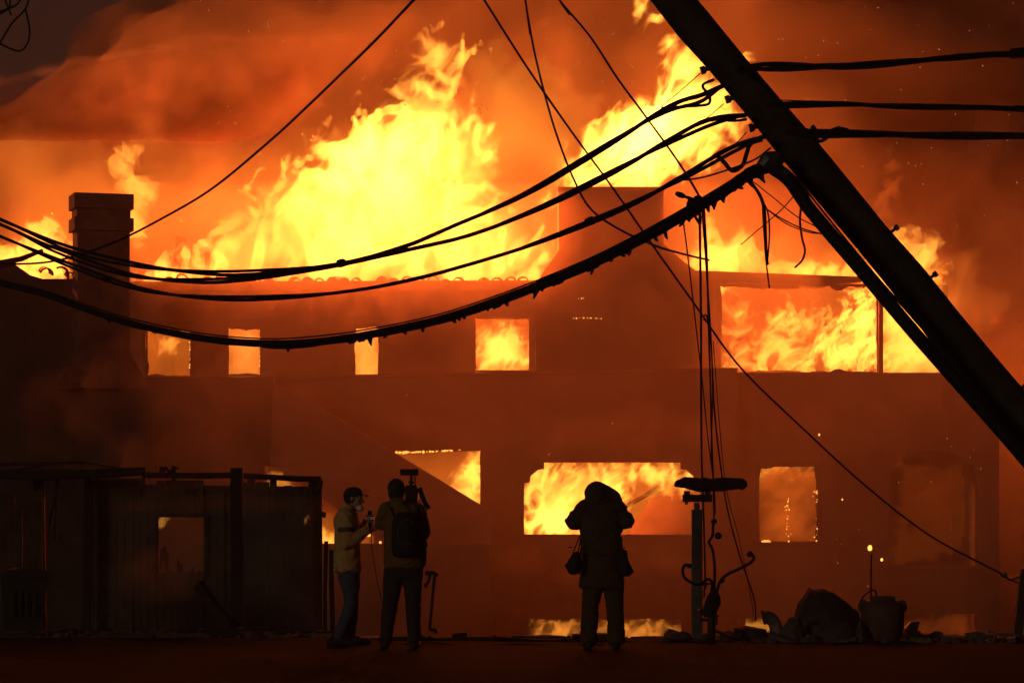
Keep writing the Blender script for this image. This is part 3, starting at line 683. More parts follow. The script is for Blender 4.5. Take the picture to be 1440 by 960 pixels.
smoke_bank('smoke', 'thin brown smoke drifting before the house front', -20, 18.5, -6.5, 9.0, 49.5, 55.3, 3.4, 1.9, 91, 0.068, (0.9, 0.62, 0.4), top=lambda x, z: 0.7 * np.maximum(0, z - 4.0) - 5.0 * np.exp(-((x - 4.0) / 5.0) ** 2) * smooth(5, -1, z) + 0.9 * np.maximum(0, -4.2 - x) * smooth(-4.5, 1.0, z) + .3 * np.maximum(0, -4.5 - x) + .35 * np.maximum(0, x - 8), fade=2.2)
smoke_bank('smoke', 'glowing smoke rolling over the terrace before the upper windows', -8.0, 6.6, 3.2, 8.4, 57.7, 58.25, .3, 1.4, 61, 0.85, (0.95, 0.7, 0.5), res=.12, fade=1.0)
for lab, ol, dn, sd in (('wisp of smoke drifting off the stair wall', [(380,520),(470,545),(560,560),(700,590),(660,640),(560,615),(450,600),(370,580)], .42, 201),
        ('wisp of smoke hanging before the panel under the wide window', [(690,900),(690,770),(800,762),(960,766),(1060,790),(1080,900)], .9, 203),
        ('wisp of smoke hanging low over the rubble before the right wing', [(1090,920),(1080,800),(1160,760),(1260,790),(1360,780),(1420,840),(1420,920)], .7, 209),
        ('wisp of smoke curling above the wide lower window', [(720,640),(760,570),(880,545),(1010,560),(1100,600),(1060,640),(900,652)], .42, 205),
        ('wisp of smoke rising past the square lower window', [(1040,780),(1030,650),(1090,560),(1180,540),(1230,600),(1190,700),(1200,800)], .4, 207)):
    slab('smoke', lab, ol, 56.0, .8, dn, (0.95, 0.68, 0.48), sd, soft=1.0, rag=.6, stretch=(.8, .9), res=.08)
hz = MB().box(-150, 150, -20, 160, -45, 60)
haze = obj('haze', hz, vol_mat('haze', 0.0012, (0.9, 0.65, 0.45), 0.0)); tag(haze, 'thin smoke haze filling the air round the fire', 'haze', None, 'stuff')
# ---------------------------------------------------------------- burnt shed at the road edge
def spline(pts, n=10):
    """Catmull-Rom through pts."""
    out = []; p = [Vector(q) for q in pts]; p = [p[0] * 2 - p[1]] + p + [p[-1] * 2 - p[-2]]
    for i in range(1, len(p) - 2):
        for k in range(n):
            t = k / n
            out.append(0.5 * ((2 * p[i]) + (p[i+1] - p[i-1]) * t + (2*p[i-1] - 5*p[i] + 4*p[i+1] - p[i+2]) * t*t + (3*p[i] - p[i-1] - 3*p[i+1] + p[i+2]) * t**3))
    out.append(p[-2]); return out

def beam(a, b, w, d, seed=0, rough=0.012, cuts=3):
    """A rough timber from a to b."""
    a, b = Vector(a), Vector(b); L = (b - a).length
    me = subdiv(MB().box(-w/2, w/2, -d/2, d/2, 0, L), 'beam', cuts)
    roughen(me, rough, 6.0, seed)
    q = (b - a).to_track_quat('Z', 'Y').to_matrix().to_4x4()
    me.transform(Matrix.Translation(a) @ q); return me

SY = 38.5
shed = thing('burnt_shed', 'dark burnt out wooden shed with sagging roof edge beside the road', 'shed', (X(230, SY), SY, -0.3))
SM = Matrix.Translation(-shed.location)
def spart(name, me, m, parent=shed, label=None):
    me = me.mesh(name) if isinstance(me, MB) else me
    me.transform(SM); o = obj(name, me, m, parent)
    if label: o['label'] = label
    return o
SG = -0.75
def planks(x0, x1, z0, z1, skip, Y):
    """Upright boards, each its own piece, cut round the opening."""
    a = x0; k = 0
    while a < x1:
        w = 10.5 + rnd.uniform(-1.5, 1.5); b = min(a + w, x1)
        segs = [(z0, z1 + rnd.uniform(-2, 3) + (rnd.uniform(4, 30) if mnoise.noise(Vector((a * .021, 7, 0))) > .12 else 0))]
        if rnd.random() < .06: a = b; continue
        for (ha, hb, hc, hd) in skip:
            if b > ha + 2 and a < hb - 2:
                segs = [(z0, hd + rnd.uniform(-3, 3)), (hc + rnd.uniform(-2, 2), z1)]
        for (lo, hi) in segs:
            if lo - hi > 4:
                mb = MB().box(X(a, Y) + .003, X(b, Y) - .004, Y + rnd.uniform(-.012, .012), Y + .05, Z(lo, Y), Z(hi, Y))
                spart('plank', mb, M_SHED)
        a = b; k += 1
planks(120, 448, 893, 675, [(222, 288, 726, 803)], SY)
planks(-20, 60, 893, 690, [], SY - .4)
spart('backing_board', wall_mesh(X(118, SY), X(449, SY), -1.4, (Z(680, SY), Z(684, SY)), SY + .06, .03, [(X(222, SY), X(288, SY), Z(803, SY), Z(726, SY))]), M_SHED)
spart('back_wall', MB().box(X(-200, 42), X(205, 42), 42, 42.1, -1.6, Z(672, 42)), M_SHED)
for (a, b, c, d, w, y) in ((-80, 668, 120, 664, .1, 38.2), (100, 664, 205, 662, .09, 38.2), (200, 668, 330, 668, .07, 38.3), (320, 668, 452, 674, .08, 38.3), (-80, 655, 120, 650, .05, 40.5), (0, 662, 110, 648, .03, 40.0), (110, 648, 200, 664, .03, 40.0)):
    spart('roof_beam', beam(P(a, b, y), P(c, d, y), w, w, a + 7, .02), M_CHAR)
spart('roof_sheet', roughen(subdiv(MB().prism([(X(a, 37.9), Z(b, 37.9)) for a, b in ((0,667),(50,662),(150,660),(200,662),(196,667),(140,670),(60,674),(0,673))], 37.6, 38.9), 'roof_sheet', 2), .02, 5, 3), M_CHAR)
spart('bent_gutter', MB().tube(spline([P(255, 670, 38.1), P(330, 667, 38.1), P(400, 671, 38.1), P(438, 672, 38.1), P(451, 676, 38.1), P(450, 684, 38.1), P(444, 690, 38.1)], 6), .028, 6), M_RUST)
for (a, b, c, d, w) in ((447, 893, 446, 676, .12), (122, 893, 124, 670, .1), (58, 893, 55, 672, .14), (70, 740, 82, 672, .04), (78, 760, 80, 676, .03), (228, 672, 229, 656, .07), (244, 690, 244, 655, .06)):
    spart('post', beam(P(a, b, 38.25), P(c, d, 38.25), w, w, a), M_CHAR)
for (a, b, c, d) in ((226, 668, 236, 657), (232, 656, 240, 664), (236, 664, 250, 657)):
    spart('broken_lath', beam(P(a, b, 38.2), P(c, d, 38.2), .03, .03, a), M_CHAR)
for k, (a, b, c) in enumerate(((226, 800, 770), (233, 803, 768), (236, 803, 776), (251, 803, 786), (256, 803, 792), (270, 803, 797))):
    spart('charred_stub', beam(P(a, b, 38.6), P(a + rnd.uniform(-2, 2), c, 38.6), .05, .04, k), M_CHAR)
spart('window_frame', MB().box(X(219, SY), X(291, SY), SY - .04, SY + .02, Z(727, SY), Z(723, SY)).box(X(287, SY), X(291, SY), SY - .04, SY + .02, Z(805, SY), Z(727, SY)), M_CHAR)
spart('bracket', beam(P(448, 722, 38.1), P(458, 724, 38.1), .07, .07, 4), M_CHAR)

def timber(name, label, a, b, w, m=M_CHAR, cat='post', group=None, d=None, rough=.014):
    me = beam(a, b, w, d or w, int(abs(a[0]) * 100) % 97, rough)
    base = Vector(a); me.transform(Matrix.Translation(-base))
    return tag(obj(name, me, m, loc=base), label, cat, group)
timber('charred_post', 'thick square charred post standing upright before the shed', P(334, 885, 36.2) - Vector((0,0,.1)), P(333, 658, 36.2), .15)
timber('charred_beam', 'charred beam leaning against the thick post by the shed', P(326, 884, 36.0), P(279, 822, 36.3), .11, cat='beam')
timber('thin_post', 'thin burnt stake beside the shed corner, taller one with a knob', P(457, 893, 36.0) - Vector((0,0,.1)), P(458, 760, 36.0), .05)
timber('thin_post', 'thicker burnt stake right behind the reporter', P(468, 893, 35.8) - Vector((0,0,.1)), P(466, 772, 35.8), .06)

# wheeled bin and a box at the left edge
bn = thing('wheelie_bin', 'grey green wheeled refuse bin tipped against the shed at left edge', 'bin', (X(22, 35), 35, 0))
def binpart(name, mb, m=M_BIN, smooth=False): return obj(name, mb, m, bn, smooth)
b_ = MB(); W0, W1, D0, D1, Hh = .24, .3, .26, .34, .68
b_.add([(-W0,-D0,.04),(W0,-D0,.04),(W0,D0,.04),(-W0,D0,.04),(-W1,-D1,Hh),(W1,-D1,Hh),(W1,D1,Hh),(-W1,D1,Hh)], [(0,3,2,1),(4,5,6,7),(0,1,5,4),(1,2,6,5),(2,3,7,6),(3,0,4,7)])
binpart('bin_body', b_)
lid = subdiv(MB().box(-.33, .33, -.38, .36, Hh + .002, Hh + .06), 'bin_lid', 3)
for v in lid.vertices: v.co.z += .05 * (1 - (v.co.x / .33) ** 2) * (v.co.z > Hh + .03)
binpart('bin_lid', lid)
for sx in (-1, 1): binpart('wheel', MB().tube([(sx * .22, .3, .1), (sx * .27, .3, .1)], .1, 14), M_RUBBER)
binpart('handle', MB().tube([(-.25, .4, Hh - .03), (-.22, .44, Hh), (.22, .44, Hh), (.25, .4, Hh - .03)], .016, 6))
for k in range(4): binpart('rib', MB().box(-.16 + k * .09, -.13 + k * .09, -.335, -.24, .2, .52))
bn.rotation_euler = (0, 0, .5)
bx = thing('bin_panel', 'pale grey curved panel leaning behind the wheeled bin', 'panel', (X(48, 35.6), 35.6, 0))
pan = subdiv(MB().box(-.1, .1, -.02, .02, 0, .72), 'panel', 4)
for v in pan.vertices: v.co.y += .25 * v.co.x ** 2 - .08 * v.co.z
obj('panel', pan, mat('grey_panel', (.16, .17, .17), .5), bx)

# ---------------------------------------------------------------- leaning utility pole and its cables
pb, pt_ = Vector((5.51, 19.5, -.3)), P(931, -20, 20.6)
d_ = (pt_ - pb); top_ = pb + d_ * 1.45
upole = thing('utility_pole', 'thick tarred timber utility pole leaning steeply across the scene', 'utility pole', pb)
n = 26; L = (top_ - pb).length; q = d_.to_track_quat('Z', 'Y').to_matrix()
prof = [(0.145 - 0.022 * k / n, L * k / n) for k in range(n + 1)]
pm = MB().lathe(prof, n=22).mesh('shaft'); roughen(pm, .022, 1.1, 2); roughen(pm, .012, 4.0, 9); roughen(pm, .007, 14.0, 5)
pm.transform(q.to_4x4()); obj('shaft', pm, M_POLE, upole, True)
def on_pole(px, py, side=-1, back=0.0):
    """Point on the pole's flank where it is seen at (px, py)."""
    best = min((((pb + d_ * t), t) for t in [k / 400 for k in range(560)]), key=lambda c: (720 + (c[0].x) * F / c[0].y - px) ** 2 + (HORIZON - (c[0].z - CAM_Z) * F / c[0].y - py) ** 2)
    return best[0]
def upart(name, mb, m, smooth=False):
    me = mb.mesh(name) if isinstance(mb, MB) else mb
    me.transform(Matrix.Translation(-pb)); return obj(name, me, m, upole, smooth)
def depth_at(px, py): return on_pole(px, py).y
for (a, b) in ((985, 100), (1020, 141), (1053, 181)):
    p = P(a, b, depth_at(a + 40, b)); c = P(a + 26, b - 8, depth_at(a + 40, b))
    upart('cable_bracket', MB().tube([p, p.lerp(c, .25), p.lerp(c, .3), c], [.03, .03, .018, .018], 8), M_STEEL)
upart('cable_clamp', MB().tube([P(1072, 235, 20.0), P(1080, 226, 20.0), P(1092, 226, 20.0), P(1100, 232, 20.0)], [.05, .07, .07, .04], 8), M_STEEL)
for (a, b) in ((1120, 262), (1132, 275), (1105, 243)):
    upart('strap', MB().ball(P(a, b, 19.95), (.035, .04, .03), 8), M_STEEL)
# power riser that runs down the pole's flank
upart('riser_cable', MB().tube(spline([P(1086, 236, 20.0), P(1110, 254, 19.95), P(1134, 288, 19.8), P(1161, 321, 19.7), P(1203, 370, 19.65), P(1246, 421, 19.6), P(1291, 474, 19.55), P(1337, 526, 19.6), P(1422, 622, 19.6), P(1530, 750, 19.6)], 8), .048, 10), M_RUBBER, True)
upart('ground_wire', MB().tube(spline([P(1098, 232, 19.9), P(1120, 251, 19.85), P(1160, 301, 19.75), P(1220, 374, 19.7), P(1300, 466, 19.6)], 6), .008, 5), M_RUBBER)

ax = d_.normalized(); pr = Vector((ax.z, 0, -ax.x))
for t in (.46, .6, .66, .79):
    c = pb + d_ * t
    upart('step_bolt', MB().tube([c + pr * .09, c + pr * (.17 + .05 * (t < .5)), c + pr * (.172 + .05 * (t < .5)), c + pr * (.2 + .05 * (t < .5))], [.012, .012, .022, .022], 7), M_STEEL)
def path(pts, y0, y1):
    """Photograph points carried to distances running from y0 to y1 along the wire."""
    s = [0.0]
    for i in range(1, len(pts)): s.append(s[-1] + math.hypot(pts[i][0] - pts[i-1][0], pts[i][1] - pts[i-1][1]))
    return [P(a, b, y0 + (y1 - y0) * s[i] / s[-1]) for i, (a, b) in enumerate(pts)]

def cable(name, label, pts, y0, y1, strands, r, wob=0.0, group='cables strung from the leaning pole', m=M_RUBBER, clips=0, burnt=0.0, taper=None):
    c = thing(name, label, 'cable', (0, 0, 0), group)
    base = path(pts, y0, y1)
    off = lambda p: not (0 <= p[0] <= 1440 and 0 <= p[1])
    if off(pts[-1]): base.append(base[-1] + (base[-1] - base[-2]).normalized() * 14)     # runs on past the picture
    if off(pts[0]): base.insert(0, base[0] + (base[0] - base[1]).normalized() * 5)
    c.location = base[0]
    line = spline(base, 12); n = len(line)
    for k in range(strands):
        ph = 2 * math.pi * k / strands; pp = []
        for i, p in enumerate(line):
            w = i * 0.11 + ph
            tw = wob * (1 + .9 * math.sin(i * .061 + k))
            pp.append(p - base[0] + Vector((0, math.cos(w) * tw, math.sin(w) * tw + .25 * wob * mnoise.noise(Vector((i * .13, k, 0))))))
        rr = [r * (1 - .15 * k) * (1 + .1 * mnoise.noise(Vector((i * .31, k, 5)))) * (1 if taper is None else 1 - (1 - taper) * i / n) for i in range(n)]
        obj('strand', MB().tube(pp, rr, 7), m, c, True)
    for k in range(clips):
        p = line[int((k + .5) / clips * (n - 1))] - base[0]; q_ = line[min(int((k + .5) / clips * (n - 1)) + 1, n - 1)] - base[0]
        obj('clip', MB().tube([p - (q_ - p).normalized() * .035, p + (q_ - p).normalized() * .035], (r + wob) * 1.25, 8), m, c)
    if burnt:
        mb = MB()
        for i in range(8, n - 4, 1):
            if rnd.random() < burnt * (1.2 + 1.2 * mnoise.noise(Vector((i * .17, 3, 0)))) * (1 if i < n * .5 else .12):
                p = line[i] - base[0] - Vector((0, 0, r * .9)); h = .012 + .05 * rnd.random() ** 3; dx = rnd.uniform(-.02, .02)
                mb.tube([p + Vector((0, 0, .02)), p - Vector((dx, 0, h * .6)), p - Vector((dx * 2, 0, h))], [rnd.uniform(.015, .04), .014, .006], 5)
        o = obj('melted_sheath', mb, m, c); o['kind'] = 'stuff'
    return c
cable('overhead_cable', 'topmost sagging cable pair left of the pole, joining the second towards left', [(1016,121),(985,138),(935,156),(850,206),(740,271),(640,317),(570,346),(480,370),(380,382),(300,384),(200,374),(100,351),(0,308),(-160,235)], 20.3, 33, 2, .018, .014, clips=1)
cable('overhead_cable', 'second sagging cable from the top left of the pole', [(1048,162),(1000,171),(940,200),(860,242),(760,291),(660,331),(570,352),(450,378),(350,392),(270,395),(180,386),(80,353),(0,315),(-160,245)], 20.2, 33, 2, .018, .013)
cable('overhead_cable', 'third sagging cable crossing the roof tiles above the thick one', [(1075,192),(1030,210),(960,250),(880,290),(780,331),(700,360),(600,388),(500,408),(400,418),(300,419),(200,407),(100,374),(0,332),(-160,262)], 20.1, 33, 2, .017, .012, clips=2)
cable('overhead_cable', 'thickest sagging cable with melted ragged sheath, bending at the pole', [(1086,233),(1060,241),(1030,261),(980,292),(900,337),(820,376),(720,416),(620,449),(520,470),(440,481),(370,483),(280,475),(180,454),(110,431),(60,413),(0,398),(-160,352)], 20.0, 31, 1, .046, 0, burnt=.34, taper=.62)
cable('support_wire', 'thin support strand riding on top of the thickest cable', [(1082,226),(1056,235),(1026,255),(976,285),(896,330),(816,369),(716,409),(616,442),(516,463),(440,473),(370,476),(280,468),(180,447),(110,425),(60,408),(0,393),(-160,347)], 19.98, 30.9, 1, .007, 0)
cable('loose_cable', 'small strand sagging below the thickest cable near its lowest point', [(480,476),(440,486),(390,489),(350,484),(320,480)], 26, 27.4, 1, .012, 0)
cable('overhead_cable', 'single wire running up from chimney to the top edge', [(600,-20),(582,0),(530,55),(480,104),(430,152),(380,198),(300,264),(230,306),(160,341),(90,364),(30,371),(-60,368)], 24, 36, 1, .013, 0)
cable('guy_wire', 'long straight guy wire crossing down to the stake at right', [(665,-25),(682,2),(740,93),(800,180),(860,262),(920,348),(975,425),(1040,515),(1130,603),(1220,685),(1310,754),(1412,808)], 27, 33, 1, .011, 0)
cable('loose_wire', 'slack wire dropping from the top edge and curving right over the tower', [(736,-20),(741,15),(752,75),(768,140),(785,196),(806,250),(830,293),(870,322),(920,345),(960,357),(998,366)], 23.5, 23, 1, .009, 0)
cable('loose_wire', 'slack wire from the top edge to the knot on the thickest cable', [(772,-20),(790,5),(830,52),(868,110),(905,160),(945,215),(968,250),(983,276),(988,292)], 23, 20.8, 1, .009, 0)
cable('overhead_cable', 'highest of the heavy cables leaving the pole to the right edge', [(1040,98),(1062,96),(1110,94),(1180,92),(1250,88),(1320,83),(1380,78),(1460,74),(1560,66)], 20.2, 15.5, 3, .017, .013)
cable('overhead_cable', 'middle heavy cable leaving the pole to the right edge', [(1080,148),(1100,148),(1180,147),(1260,149),(1340,150),(1460,153),(1560,156)], 20, 15.5, 2, .014, .007)
cable('support_wire', 'hair thin wire above the middle heavy cable at right', [(1095,141),(1160,143),(1250,148),(1400,155),(1460,158)], 20, 16, 1, .004, 0)
cable('overhead_cable', 'lowest heavy cable leaving the pole to the right edge', [(1105,187),(1140,188),(1220,189),(1320,190),(1400,190),(1460,192),(1560,194)], 19.8, 15.5, 2, .019, .008)
cable('jumper_wire', 'crooked jumper wire on the right flank of the pole', [(1130,182),(1142,186),(1150,198),(1160,196),(1170,185),(1180,181),(1192,183)], 19.7, 19.4, 1, .013, 0, clips=2)
cable('jumper_wire', 'square bent jumper loop at the topmost cable end', [(1004,112),(990,118),(989,124),(997,133),(998,144),(990,148),(960,150),(930,152)], 20.3, 20.5, 1, .011, 0, clips=0)
cable('jumper_wire', 'deep drooping jumper loop under the third cable end', [(1072,196),(1056,202),(1050,215),(1044,232),(1030,240),(1018,228),(1010,220),(1003,219)], 20.1, 20.2, 1, .016, 0)
cable('loose_wire', 'thin slack wire below the drooping jumper loop', [(1084,208),(1060,225),(1020,240),(985,250),(952,254)], 20.0, 20.4, 1, .007, 0)
cable('jumper_wire', 'short forked strand at the second cable end', [(1050,168),(1030,170),(1010,168),(1000,170)], 20.2, 20.3, 1, .010, 0)
for (a, b, c, d, lab) in ((985,103,930,150,'hair thin tie wire by the topmost bracket'), (1018,146,978,178,'hair thin tie wire by the middle bracket'), (1050,186,1030,206,'hair thin tie wire by the lowest bracket')):
    cable('tie_wire', lab, [(a, b), ((a+c)/2, (b+d)/2 + 1), (c, d)], 20.3, 20.4, 1, .004, 0)
# knot and drops
kn = thing('splice_knot', 'dark tangle of clamps on the thickest cable above the hanging wires', 'cable clamp', P(982, 288, 20.7))
for (a, b, c, d, r) in ((968,284,990,292,.05),(951,272,962,276,.022),(962,276,976,281,.014),(975,300,983,314,.012),(984,296,985,315,.013),(976,283,984,278,.03)):
    obj('clamp', MB().tube([P(a, b, 20.7) - kn.location, P((a+c)/2, (b+d)/2, 20.68) - kn.location, P(c, d, 20.7) - kn.location], [r * .7, r, r * .8], 7), M_RUBBER, kn)
drop = [('leftmost of the wires hanging from the knot', [(961,312),(966,350),(972,400),(980,470),(988,540),(996,620),(1004,680),(1006,722)], 21, 31.5, .006),
 ('straight wire hanging from the knot past the lamp post', [(984,305),(985,380),(986,470),(986,560),(987,650),(990,740),(992,826)], 21, 31.8, .010),
 ('wire hanging from the knot ending at the upper plug', [(990,294),(994,360),(996,440),(999,540),(1001,620),(1003,672),(1004,730)], 20.9, 31.8, .009),
 ('loop of wire reaching from the knot to the rubble', [(988,300),(993,371),(1000,480),(1005,580),(1014,660),(1024,720),(1040,780),(1060,840),(1063,872)], 21.2, 32.6, .008),
 ('hair thin wire hanging beside the loop', [(1003,480),(1012,600),(1022,690),(1040,760),(1056,840),(1060,868)], 24, 32.6, .004),
 ('short doubled wire with a bent top between the hanging wires', [(990,450),(991,443),(995,450),(1001,500),(1002,560),(1000,640),(1002,668)], 23, 30, .006)]
for lab, pts, y0, y1, r in drop: cable('hanging_wire', lab, pts, y0, y1, 1, r, 0, group='wires hanging from the knot')
fr = [('frayed wire bunch hanging below the bend of the thickest cable', [(1054,255),(1066,270),(1074,290),(1076,320),(1077,350),(1079,372)], .012),
 ('second frayed wire hanging below the cable bend', [(1058,256),(1072,282),(1080,300),(1082,330),(1079,372)], .006),
 ('third frayed wire hanging below the cable bend', [(1072,280),(1074,320),(1078,372),(1082,405)], .006),
 ('curled wire with a hooked end hanging from the riser', [(1127,287),(1125,310),(1128,335),(1132,352),(1128,366),(1118,376)], .008),
 ('upper slack thread between cable bend and riser', [(1060,256),(1090,280),(1120,304),(1150,320)], .004),
 ('middle slack thread between frayed bunch and riser', [(1078,294),(1100,308),(1130,322),(1160,330)], .005),
 ('lower slack thread between frayed bunch and riser', [(1078,294),(1105,314),(1135,326),(1158,329)], .004),
 ('thread slanting up to the riser', [(1042,344),(1070,320),(1100,294),(1116,276)], .004)]
for lab, pts, r in fr: cable('frayed_wire', lab, pts, 20.2, 20.0, 1, r, 0, group='frayed wires under the cable bend')
# twigs at the top left corner
tw_ = thing('wire_tangle', 'thin dark loops of wire in the top left corner', 'wire', P(-10, -10, 19))
for pts in ([(-20,30),(10,14),(14,4),(12,-10)], [(-20,70),(-2,62),(16,34),(36,12),(42,-10)], [(36,12),(42,46),(36,66),(24,72),(0,62)], [(5,-5),(12,12),(16,22)], [(-10,20),(22,8),(30,-5)]):
    obj('strand', MB().tube(spline([P(a, b, 19) - tw_.location for a, b in pts], 6), .007, 5), M_RUBBER, tw_)

# ---------------------------------------------------------------- roadside post, service riser, stake, valve key
LY = 33.2
lp = thing('roadside_post', 'square steel post with bracket and long burnt lamp head on top', 'post', (X(980, LY), LY, 0))
def rel(a, b, Y=LY, o=None): return P(a, b, Y) - (o or lp).location
lx = X(980, LY)
obj('post', MB().box(-.062, .062, -.05, .05, -.15, Z(716, LY)), M_STEEL, lp)
obj('neck', MB().box(-.034, .034, -.03, .03, Z(716, LY) + .001, Z(706, LY)), M_STEEL, lp)
obj('bracket', MB().box(X(960, LY) - lx, X(1001, LY) - lx, -.06, .06, Z(705.5, LY), Z(695, LY)), M_RUST, lp)
obj('bracket_tab', MB().box(X(963, LY) - lx, X(967, LY) - lx, -.03, .03, Z(709, LY), Z(705.6, LY)), M_RUST, lp)
for a in (966, 995): obj('stud', MB().box(X(a - 4, LY) - lx, X(a + 4, LY) - lx, -.03, .03, Z(694.9, LY), Z(690, LY)), M_RUST, lp)
hm = MB().tube([rel(950, 684), rel(953, 680), rel(962, 678), rel(985, 682), rel(1000, 681), rel(1022, 681), rel(1040, 679), rel(1047, 682), rel(1050, 684)], [.02, .05, .07, .085, .08, .075, .07, .06, .02], 10).mesh('lamp_head')
bmx = bmesh.new(); bmx.from_mesh(hm); bmesh.ops.subdivide_edges(bmx, edges=bmx.edges[:], cuts=2); bmx.to_mesh(hm); bmx.free()
roughen(hm, .018, 16, 3); obj('lamp_head', hm, M_CHAR, lp)
RY = 32.0
rs = thing('service_riser', 'burnt service pipe with bulbous head and curling cable ends', 'pipe', (X(1000, RY), RY, 0))
rr_ = lambda a, b: P(a, b, RY) - rs.location
obj('pipe', MB().tube([rr_(1000, 915), rr_(1001, 850)], .045, 10), M_RUST, rs, True)
obj('head', roughen(MB().tube([rr_(998, 868), rr_(999, 855), rr_(1003, 845), rr_(1004, 838), rr_(1005, 828)], [.06, .085, .09, .075, .03], 12).mesh('head'), .012, 9), M_CHAR, rs)
for pts, r in (([(1004,832),(1005,805),(1004,785),(1001,770),(997,762),(1002,752),(1003,738),(1003,733)], .016), ([(1008,830),(1014,815),(1025,806),(1040,799),(1056,790),(1060,783),(1056,778)], .018), ([(1001,830),(1001,818),(995,814),(985,821),(975,820),(963,812),(960,802),(963,794),(969,794)], .017), ([(1000,820),(992,822),(990,840)], .01)):
    obj('cable_end', MB().tube(spline([rr_(a, b) for a, b in pts], 6), r, 7), M_RUBBER, rs, True)
for (a, b, r) in ((1004,733,.03),(1010,753,.04),(1055,779,.035),(969,795,.03),(1015,816,.03),(992,821,.028)):
    obj('plug', roughen(MB().ball(rr_(a, b), (r * 1.2, r, r), 8).mesh('plug'), .008, 25, a), M_RUBBER, rs)
for (a, b, c, d, r) in ((986,862,1011,866,.012),(1008,864,1008,878,.012),(984,870,1000,872,.02),(984,856,990,864,.03)):
    obj('clamp', MB().tube([rr_(a, b), rr_(c, d)], r, 6), M_RUST, rs)
stk = thing('wooden_stake', 'leaning wooden stake at the right edge holding the guy wire', 'stake', P(1428, 925, 33) * 1.0)
sr = lambda a, b: P(a, b, 33) - stk.location
me = beam(sr(1426, 922), sr(1442, 800), .12, .1, 5); obj('stake', me, M_CHAR2, stk)
obj('clamp', roughen(MB().ball(sr(1412, 808), (.045, .03, .03), 8).mesh('clamp'), .01, 20), M_STEEL, stk)
obj('tie', MB().tube([sr(1412, 809), sr(1420, 815), sr(1432, 811), sr(1445, 803)], .016, 6), M_STEEL, stk)
obj('tie', MB().tube([sr(1418, 814), sr(1432, 819)], .012, 6), M_STEEL, stk)
vk = thing('pipe_wrench_stand', 'bent iron pipe standing upright with a crossbar and hanging hook', 'pipe', P(607, 893, 33.6))
vr = lambda a, b: P(a, b, 33.6) - vk.location
obj('pipe', MB().tube([vr(611, 808), vr(609, 830), vr(606, 862), vr(604, 882)], .018, 8), M_RUST, vk)
obj('foot', MB().tube(spline([vr(604, 881), vr(606, 885), vr(611, 885), vr(613, 890)], 4), .02, 8), M_RUST, vk)
obj('crossbar', MB().tube([vr(598, 806), vr(608, 805), vr(616, 808)], [.025, .024, .018], 8), M_RUST, vk)
obj('hook', MB().tube(spline([vr(605, 807), vr(603, 815), vr(600, 821), vr(596, 823)], 4), .02, 7), M_RUST, vk)
obj('handle', MB().tube([vr(601, 805), vr(600, 802)], .018, 6), M_RUST, vk)
obj('handle', MB().tube([vr(600, 821), vr(598, 826)], .018, 6), M_RUST, vk)

# ---------------------------------------------------------------- rubble on the right
def lump(name, label, pts, Y, depth, m, seed, cat, rough=.03, cuts=3, group=None, bulge=True):
    """A boulder-like body with the given outline, rounded front and back."""
    c = P(sum(p[0] for p in pts) / len(pts), max(p[1] for p in pts), Y)
    ctr = (sum(p[0] for p in pts) / len(pts), sum(p[1] for p in pts) / len(pts))
    mb = MB(); n = len(pts); rings = []
    for k, s in ((0, .05), (1, .6), (2, .88), (3, 1.0), (4, .88), (5, .6), (6, .05)):
        y = Y + depth * (k - 3) / 6
        rings.append([Vector((X(ctr[0] + (a - ctr[0]) * s, Y), y, Z(ctr[1] + (b - ctr[1]) * (s if b < ctr[1] else max(s, .9)), Y))) - c for a, b in pts])
    vs = [v for r in rings for v in r]
    fs = [(i*n+j, i*n+(j+1) % n, (i+1)*n+(j+1) % n, (i+1)*n+j) for i in range(6) for j in range(n)] + [tuple(range(n)), tuple(range(6*n, 7*n))[::-1]]
    me = subdiv(mb.add(vs, fs), name, 1); roughen(me, rough, 4.0, seed); roughen(me, rough * .4, 14.0, seed + 1)
    bm = bmesh.new(); bm.from_mesh(me); bmesh.ops.recalc_face_normals(bm, faces=bm.faces[:]); bm.to_mesh(me); bm.free()
    return tag(obj(name, me, m, loc=c), label, cat, group)
M_ROCK = mat('rubble_stone', (.13, .11, .095), .9, .5, 4, .6)
M_TARP = mat('scorched_cloth', (.06, .055, .05), .9, .5, 5, .5)
M_PLASTER = mat('broken_plaster', (.1, .085, .075), .9, .6, 4, .6)
lump('boulder_heap', 'big dark dome shaped lump of debris in the rubble', [(1098,905),(1108,880),(1115,868),(1122,848),(1133,830),(1137,825),(1142,829),(1155,827),(1170,830),(1185,840),(1198,852),(1208,860),(1214,880),(1214,905)], 33.4, 1.0, M_TARP, 2, 'debris', .02)
lump('plaster_slab', 'pale angular slab of plaster leaning before the dome shaped lump', [(1138,905),(1140,880),(1175,873),(1196,874),(1206,905)], 32.7, .3, M_PLASTER, 4, 'slab', .01)
lump('plaster_slab', 'low grey slab lying by the service pipe', [(1030,895),(1032,882),(1050,879),(1078,884),(1082,897)], 32.8, .5, M_PLASTER, 6, 'slab', .015)
lump('plaster_slab', 'long flat slab sliding down from the lump to the left', [(1076,904),(1082,889),(1100,892),(1140,902),(1146,908)], 32.5, .4, M_ROCK, 8, 'slab', .012)
lump('rubble_mound', 'low dark mound of rubble beside the stake at right', [(1330,912),(1340,905),(1365,899),(1395,897),(1414,899),(1424,912)], 33.0, .9, M_TARP, 9, 'mound', .03)
lump('rubble_mound', 'flat dark mound of rubble under the jar', [(1190,914),(1200,903),(1240,900),(1290,902),(1330,910),(1340,916)], 32.6, .8, M_ROCK, 12, 'mound', .03)
